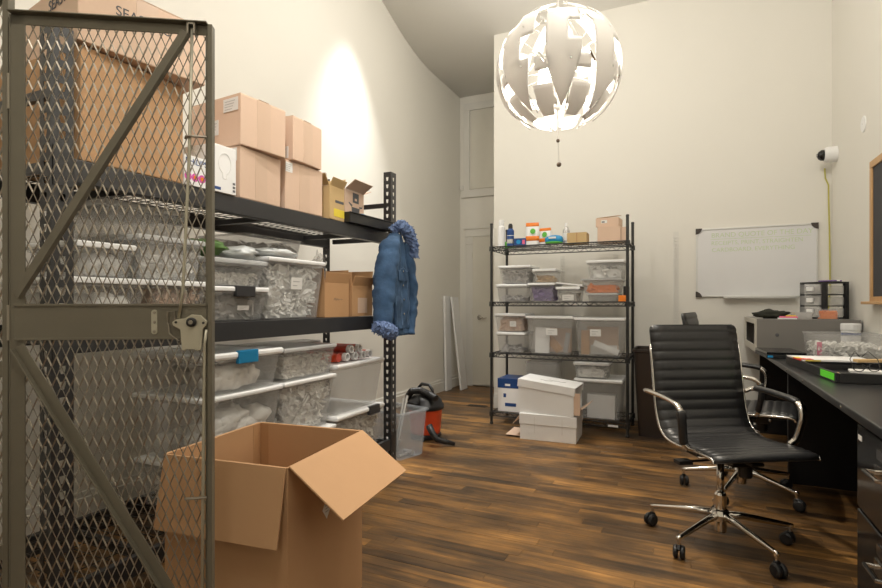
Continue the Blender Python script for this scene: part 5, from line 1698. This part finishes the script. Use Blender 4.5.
pg = one(MB().box(-0.012, 0.012, -0.004, 0.004, 0, 0.08), 'marker_pen', 'pink', 'hot pink marker standing in the corner of the clear desk bin', 'pen', (0.72, 3.835, ZD + 0.045), R(10), bevel=0.002)
lp = thing('laptop', 'closed black laptop lying on the far part of the desk', 'laptop', (0.585, 4.20, ZD), R(4))
MB().box(-0.13, 0.09, -0.19, 0.19, 0.0, 0.026).build('base', 'black_plastic', lp, bevel=0.003)
MB().box(-0.13, 0.09, -0.19, 0.19, 0.0275, 0.042).build('lid', 'black_gloss', lp, bevel=0.003)
MB().box(-0.125, -0.095, -0.1912, -0.19, 0.006, 0.020).build('sticker', 'blue_bright', lp)
# pen tray
pt = thing('pen_tray', 'shallow black tray with a bright green label on the near part of the desk', 'tray', (0.769, 3.33, ZD), R(5.3))
b = MB()
b.box(-0.19, 0.19, -0.40, 0.40, 0, 0.005)
for (x0, x1, y0, y1) in ((-0.20, -0.19, -0.41, 0.41), (0.19, 0.20, -0.41, 0.41), (-0.19, 0.19, -0.41, -0.40), (-0.19, 0.19, 0.40, 0.41)):
    b.box(x0, x1, y0, y1, 0, 0.045)
b.build('body', 'black_plastic', pt, bevel=0.003)
MB().box(-0.2012, -0.20, -0.385, -0.20, 0.008, 0.040).build('green_label', 'green_label', pt)
def ptl(x, y_, z):
    v = Matrix.Rotation(R(5.3), 4, 'Z') @ Vector((x, y_ - 0.04, 0))
    return (0.769 + v.x, 3.33 + v.y, ZD + z)
mg = thing('magazine', 'white magazine with red and yellow edge lying over the black tray', 'magazine', ptl(-0.02, 0.26, 0.0462), R(8))
MB().box(-0.185, 0.16, -0.12, 0.12, 0, 0.008).build('pages', 'paper_white', mg, bevel=0.001)
MB().box(-0.19, 0.16, -0.12, 0.12, 0.0082, 0.0095).build('cover', 'paper_white', mg)
MB().box(-0.1905, -0.13, -0.121, -0.06, 0.0096, 0.0103).box(-0.1915, -0.1902, -0.118, 0.0, 0.002, 0.009).build('red_corner', 'red', mg)
MB().box(-0.1905, -0.16, -0.06, 0.02, 0.0096, 0.0103).build('yellow_corner', 'yellow', mg)
MB().box(-0.17, -0.10, -0.1215, -0.1202, 0.001, 0.007).build('yellow_edge', 'yellow', mg)
pens = [('black_plastic', 'black pen in the desk tray, nearest to the front', -0.10, -0.22, 60), ('black_plastic', 'black pen in the desk tray, behind the wooden pencil', -0.05, -0.14, 75), ('tan_wood', 'tan wooden pencil in the desk tray', -0.11, -0.12, 85), ('black_gloss', 'thick black marker in the desk tray', -0.03, -0.23, 50), ('silver_can', 'silver pen at the back of the desk tray', 0.02, -0.12, 80)]
for (m_, lab, x, y_, a) in pens:
    t = thing('pen', lab, 'pen', ptl(x, y_, 0.0055), R(a), 'pens in the desk tray')
    MB().tube([(-0.065, 0, 0.006), (0.05, 0, 0.006)], 0.0055, 8).build('barrel', m_, t)
    MB().tube([(0.0505, 0, 0.006), (0.068, 0, 0.006)], [0.005, 0.0015], 8).build('tip', 'chrome', t)
tw = one(MB().box(-0.075, 0.075, -0.02, 0.02, 0, 0.016), 'wood_block', 'tan_wood', 'pale tan wooden block resting across the rear of the desk tray', 'block', ptl(0.08, 0.06, 0.0575), R(20), bevel=0.003)
bs = thing('notepad', 'grey white notepad lying in the rear of the desk tray', 'notepad', ptl(0.05, -0.07, 0.0182), R(-8))
MB().box(-0.10, 0.08, -0.05, 0.05, 0, 0.010).build('pages', 'label_white', bs)
eg = thing('eyeglasses', 'folded black eyeglasses standing in the desk tray', 'glasses', ptl(-0.015, -0.16, 0.0305), R(20))
q = MB()
for s_ in (-1, 1):
    q.tube([(s_ * 0.034 + 0.026 * math.cos(R(a)), 0, 0.022 + 0.019 * math.sin(R(a))) for a in range(0, 360, 24)], 0.0022, 5, closed=True)
q.tube([(-0.009, 0, 0.026), (0, -0.003, 0.030), (0.009, 0, 0.026)], 0.002, 5)
q.build('frame', 'black_gloss', eg)
for s_ in (-1, 1):
    q = MB().tube([(s_ * 0.061, 0, 0.028), (s_ * 0.062, 0.02, 0.06), (s_ * 0.03, 0.035, 0.095), (s_ * 0.005, 0.04, 0.07)], 0.0018, 5)
    q.build('temple', 'black_gloss', eg)

# ================================================================== OFFICE CHAIRS
def catmull(P, n):
    P = [Vector(p) for p in P]
    P = [P[0] * 2 - P[1]] + P + [P[-1] * 2 - P[-2]]
    out = []
    for i in range(1, len(P) - 2):
        for k in range(n):
            t = k / n
            a, b, c, d = P[i - 1], P[i], P[i + 1], P[i + 2]
            out.append(0.5 * ((2 * b) + (-a + c) * t + (2 * a - 5 * b + 4 * c - d) * t * t + (-a + 3 * b - 3 * c + d) * t ** 3))
    out.append(P[-2])
    return out
def office_chair(label, loc, rz, base_rz, lift=0.0, off=(0, 0)):
    t = thing('office_chair', label, 'chair', loc, rz, 'ribbed black office chairs')
    prof = [(0.222, 0, 0.434), (0.216, 0, 0.446), (0.190, 0, 0.453), (0.08, 0, 0.452), (-0.05, 0, 0.442), (-0.145, 0, 0.450), (-0.205, 0, 0.480), (-0.243, 0, 0.545), (-0.265, 0, 0.64), (-0.292, 0, 0.80), (-0.328, 0, 0.995)]
    path = [p + Vector((0, 0, lift)) for p in catmull(prof, 24)]
    bo_ = Matrix.Rotation(-rz, 4, 'Z') @ Vector((off[0], off[1], 0))
    BO = Matrix.Translation(bo_)
    # arc length
    S = [0.0]
    for i in range(1, len(path)):
        S.append(S[-1] + (path[i] - path[i - 1]).length)
    def smp(s):
        s = max(0, min(S[-1], s))
        lo, hi = 0, len(S) - 1
        while hi - lo > 1:
            m = (lo + hi) // 2
            if S[m] <= s: lo = m
            else: hi = m
        f = (s - S[lo]) / max(1e-9, S[hi] - S[lo])
        p = path[lo].lerp(path[hi], f)
        tg = (path[hi] - path[lo]).normalized()
        return p, Vector((tg.z, 0, -tg.x))
    i_split = min(range(len(path)), key=lambda i: abs(path[i].x + 0.20) + abs(path[i].z - lift - 0.476))
    s_split = S[i_split]
    hw = 0.238
    def pad(s0, s1, pitch, nm):
        n = int((s1 - s0) / 0.006)
        rows = []
        for i in range(n + 1):
            s = s0 + (s1 - s0) * i / n
            p, nn = smp(s)
            ph = ((s - s0) % pitch) / pitch
            bump = 0.0075 * (math.sin(PI * ph) ** 0.35)
            dt = max(0.0, s - (S[-1] - 0.03)) / 0.03
            cut = 0.022 * (1 - math.sqrt(max(0.0, 1 - dt * dt)))
            rows.append((p + nn * (0.008 + bump * (1 - dt * 0.7)), p - nn * 0.008, cut))
        ny = 8
        mb = MB()
        vs, fs = [], []
        for (a, b_, cut) in rows:
            for j in range(ny + 1):
                y_ = (hw - cut) * (2 * j / ny - 1)
                e = 0.006 * (1 - abs(2 * j / ny - 1) ** 6)
                vs.append(a + (a - b_).normalized() * (e - 0.006) + Vector((0, y_, 0)))
            for j in range(ny + 1):
                vs.append(b_ + Vector((0, (hw - cut) * (2 * j / ny - 1), 0)))
        W = 2 * (ny + 1)
        for i in range(n):
            for j in range(ny):
                a = i * W + j
                fs.append((a, a + 1, a + W + 1, a + W))
                b0 = i * W + ny + 1 + j
                fs.append((b0 + W, b0 + W + 1, b0 + 1, b0))
            a, b0 = i * W, i * W + ny + 1
            fs.append((a + W, b0 + W, b0, a))
            a, b0 = i * W + ny, i * W + 2 * ny + 1
            fs.append((a, b0, b0 + W, a + W))
        fs.append(tuple([j for j in range(ny + 1)] + [ny + 1 + j for j in range(ny, -1, -1)]))
        fs.append(tuple([n * W + ny - j for j in range(ny + 1)] + [n * W + ny + 1 + j for j in range(ny + 1)]))
        mb.add(vs, fs)
        mb.build(nm, 'leather', t, smooth=True)
    pad(0.0, s_split - 0.001, 0.040, 'seat')
    pad(s_split + 0.001, S[-1], 0.0500, 'backrest')
    for s_ in (-1, 1):
        q = MB()
        q.tube([p + Vector((0, s_ * (hw + 0.006), -0.002)) for p in path[:-10:6]], 0.0065, 8, flat=(0.8, 1.15))
        q.build('side_rail', 'chrome', t, smooth=True)
    for zz, uu in ((0.70, -0.282), (0.46, -0.10), (0.445, 0.12)):
        q = MB()
        q.tube([(uu - 0.014, -hw, zz - 0.018 + lift), (uu - 0.014, hw, zz - 0.018 + lift)], 0.007, 6)
        q.build('spreader_bar', 'chrome', t, smooth=True)
    for s_ in (-1, 1):
        ap = catmull([(-0.268, s_ * 0.250, 0.652 + lift), (-0.262, s_ * 0.285, 0.664 + lift), (-0.22, s_ * 0.300, 0.668 + lift), (-0.10, s_ * 0.296, 0.664 + lift), (0.02, s_ * 0.296, 0.652 + lift), (0.062, s_ * 0.295, 0.624 + lift), (0.070, s_ * 0.292, 0.57 + lift), (0.055, s_ * 0.276, 0.485 + lift), (0.045, s_ * 0.250, 0.452 + lift)], 8)
        q = MB()
        q.tube(ap, 0.0155, 10, flat=(1.15, 0.75))
        ao = q.build('armrest', 'chrome', t, smooth=True)
        q = MB()
        seg = ap[13:35] if s_ > 0 else ap[40:58]
        q.tube(seg, 0.0180, 10, flat=(1.15, 0.85))
        q.build('arm_pad', 'leather', ao, smooth=True)
    # mechanism, column and star base
    q = MB()
    q.box(-0.14, 0.10, -0.07, 0.07, 0.372 + lift, 0.418 + lift)
    q.box(-0.06, 0.04, -0.20, 0.20, 0.405 + lift, 0.425 + lift)
    q.box(0.10, 0.17, -0.03, 0.03, 0.395 + lift, 0.412 + lift)
    q.build('tilt_mechanism', 'black_plastic', t, bevel=0.006)
    q = MB().tube([(0.02, -0.06, 0.39 + lift), (0.02, -0.235, 0.385 + lift)], 0.006, 6)
    q.box(-0.005, 0.045, -0.29, -0.225, 0.377 + lift, 0.393 + lift)
    q.build('lever', 'black_plastic', t)
    q = MB().lathe([(0.026, 0.315 + lift), (0.03, 0.322 + lift), (0.03, 0.372 + lift)], 16, c=(0.055, 0.02, 0))
    q.build('tension_knob', 'black_plastic', t)
    q = MB().lathe([(0.016, 0.22), (0.016, 0.372 + lift)], 16, M=BO)
    q.build('piston', 'chrome', t, smooth=True)
    q = MB().lathe([(0.024, 0.055), (0.026, 0.06), (0.026, 0.225), (0.020, 0.235), (0.0165, 0.236)], 18, M=BO)
    q.build('column', 'chrome', t, smooth=False)
    q = MB().lathe([(0.028, 0.105), (0.040, 0.11), (0.042, 0.135), (0.034, 0.155), (0.027, 0.16)], 20, M=BO)
    hub = q.build('base_hub', 'chrome', t, smooth=False)
    for k in range(5):
        a = R(base_rz) - rz + k * 2 * PI / 5
        Mx = BO @ Matrix.Rotation(a, 4, 'Z')
        lg = MB().tube([(0.03, 0, 0.132), (0.10, 0, 0.128), (0.30, 0, 0.094), (0.318, 0, 0.090)], [0.020, 0.018, 0.0125, 0.011], 8, flat=(0.8, 0.9), M=Mx)
        lo_ = lg.build('base_leg', 'chrome', t, smooth=True)
        MB().lathe([(0.007, 0.05), (0.007, 0.084), (0.011, 0.085), (0.011, 0.098)], 10, c=(0.308, 0, 0), M=Mx).build('stem', 'chrome', lo_)
        ca = MB()
        th_ = a + 0.9 + k * 1.3
        Wm = Mx @ Matrix.Translation((0.308, 0, 0)) @ Matrix.Rotation(th_, 4, 'Z')
        for s_ in (-1, 1):
            ca.lathe([(0.010, 0.004), (0.024, 0.004), (0.029, 0.009), (0.029, 0.018), (0.022, 0.024), (0.0, 0.025)], 18, M=Wm @ Matrix.Translation((0.012, 0, 0.0292)) @ Matrix.Rotation(s_ * PI / 2, 4, 'X'))
        ca.tube([(0.012, 0, 0.058), (0.0, 0, 0.056), (-0.012, 0, 0.044)], [0.010, 0.013, 0.009], 8, M=Wm)
        ca.build('caster', 'black_plastic', lo_, smooth=False)
    return t
office_chair('black ribbed office chair with chrome arms in the foreground, its back fully in view', (0.195, 2.815, 0), R(-59), 20, off=(-0.055, -0.045))
office_chair('black ribbed office chair pushed to the desk behind the foreground chair', (0.335, 3.56, 0), R(-9), -38, lift=0.055, off=(-0.045, 0.0))

# ================================================================== PENDANT LAMP
LC = Vector((-0.499, 2.26, 2.10))
LR = 0.262
lamp = thing('pendant_lamp', 'large white globe pendant lamp of stepped petals hanging from the ceiling', 'lamp', (LC.x, LC.y, LC.z))
def sph(r, lon, lat):
    return Vector((r * math.cos(lat) * math.cos(lon), r * math.cos(lat) * math.sin(lon), r * math.sin(lat)))
def petal(r, lon0, cells, half, taper, name, ds=0.1, dl=4.0):
    """one stepped petal: union of (s0,s1,lat0,lat1) patches on a fine grid, s in -1..1"""
    vid, vs, fs = {}, [], []
    def V(i, j):
        if (i, j) not in vid:
            lat = j * dl
            vid[(i, j)] = len(vs)
            vs.append(sph(r, lon0 + R(half) * i * ds * taper(lat), R(lat)))
        return vid[(i, j)]
    for i in range(-10, 10):
        for j in range(-20, 22):
            s_, l_ = (i + 0.5) * ds, (j + 0.5) * dl
            if any(c0 < s_ < c1 and l0 < l_ < l1 for (c0, c1, l0, l1) in cells):
                fs.append((V(i, j), V(i + 1, j), V(i + 1, j + 1), V(i, j + 1)))
    mb = MB().add(vs, fs)
    o = mb.build(name, 'lamp_white', lamp, smooth=True)
    o.modifiers.new('thickness', 'SOLIDIFY').thickness = 0.003
def tp(lat):
    if lat > -4: return 1.0
    return max(0.06, 1.0 - ((-4 - lat) / 50.0) ** 1.5)
NP = 8
def mirror(cells, k):
    return cells if k % 2 == 0 else [(-a1, -a0, b0, b1) for (a0, a1, b0, b1) in cells]
for k in range(NP):
    lon = 2 * PI * k / NP + 0.30
    petal(LR, lon, mirror(([(-1.0, 0.1, 28, 40), (-1.0, 0.9, 12, 28), (-0.3, 0.9, -8, 12), (-0.8, 0.9, -52, -8)] if k % 3 else [(-0.8, 0.8, 20, 36), (-0.8, 0.2, 4, 20), (-0.8, 0.8, -16, 4), (-0.9, 0.8, -52, -16)]), k), 19, tp, 'outer_petal')
for k in range(NP):
    lon = 2 * PI * (k + 0.5) / NP + 0.30
    petal(LR * 0.97, lon, mirror([(-0.7, 0.5, 48, 68), (-0.3, 0.5, 40, 48)], k), 20, lambda l: 1.0, 'upper_petal')
for k in range(NP):
    lon = 2 * PI * (k + 0.5) / NP + 0.30
    petal(LR * 0.95, lon, mirror([(-0.8, 0.3, -20, -8), (-0.9, 0.7, -52, -32), (-0.6, 0.7, -64, -52)], k), 15, lambda l: 1.0 if l > -48 else 1.25, 'inner_petal')
fr = MB()
for k in range(NP):
    lon = 2 * PI * (k + 0.25) / NP + 0.22
    fr.tube([sph(LR * 0.99, lon, R(l)) for l in range(74, -66, -10)], 0.0022, 5)
    fr.tube([sph(0.03, lon, R(70)), sph(LR * 0.7, lon, R(40)), sph(LR * 0.97, lon, R(28))], 0.0025, 5)
    fr.tube([sph(0.03, lon + 0.2, R(-30)), sph(LR * 0.6, lon + 0.2, R(-12)), sph(LR * 0.95, lon + 0.2, R(-4))], 0.0025, 5)
fr.build('wire_arms', 'lamp_chrome', lamp, smooth=True)
for k in range(NP * 2):
    lon = 2 * PI * (k + 0.25) / (NP * 2) + 0.22
    for lat in (30, -6):
        p = sph(LR * 0.97, lon, R(lat))
        q_ = sph(LR * 0.985, lon + 0.10, R(lat - 8))
        MB().tube([p, q_], 0.006, 6).build('hinge_clip', 'lamp_chrome', lamp)
core = MB()
core.lathe([(0.012, -0.165), (0.016, -0.16), (0.016, -0.09), (0.030, -0.085), (0.030, -0.04), (0.012, -0.03)], 18)
core.build('core', 'lamp_white', lamp)
core = MB()
core.lathe([(0.022, 0.10), (0.028, 0.11), (0.028, 0.17), (0.010, 0.19), (0.008, 0.27)], 18)
core.build('lamp_holder', 'lamp_white', lamp)
MB().lathe([(0.0, -0.035), (0.022, -0.03), (0.045, 0.0), (0.055, 0.035), (0.045, 0.07), (0.022, 0.095), (0.015, 0.099), (0.0, 0.0995)], 20).build('bulb', 'lamp_bulb', lamp, smooth=True)
zt_ = zc + 0.05 - LC.z + 0.38 * 0
ztop = 3.9 + 0.38 * (YB - LC.y) - LC.z
ztop = min(ztop, zc + 0.045 - LC.z)
MB().tube([(0, 0, 0.27), (0, 0, ztop - 0.03)], 0.004, 6).build('suspension_rod', 'lamp_white', lamp)
MB().lathe([(0.055, ztop - 0.055), (0.06, ztop - 0.05), (0.06, ztop - 0.035), (0.02, ztop - 0.02)], 20).build('ceiling_rose', 'lamp_white', lamp)
MB().tube([(0, 0, -0.165), (0, 0, -0.295)], 0.0042, 6).build('pull_rod', 'lamp_white', lamp)
MB().tube([(0.0, 0, -0.295), (0.004, 0, -0.395)], 0.0011, 5).build('pull_cord', 'lamp_white', lamp)
for (dx, dz, r_) in ((0.0, -0.298, 0.008), (0.004, -0.400, 0.0105)):
    mb = MB()
    mb.blob((dx, 0, dz), (r_, r_, r_), 0, 0.0, 8, 12)
    mb.build('bead', 'bead_wood', lamp, smooth=True)
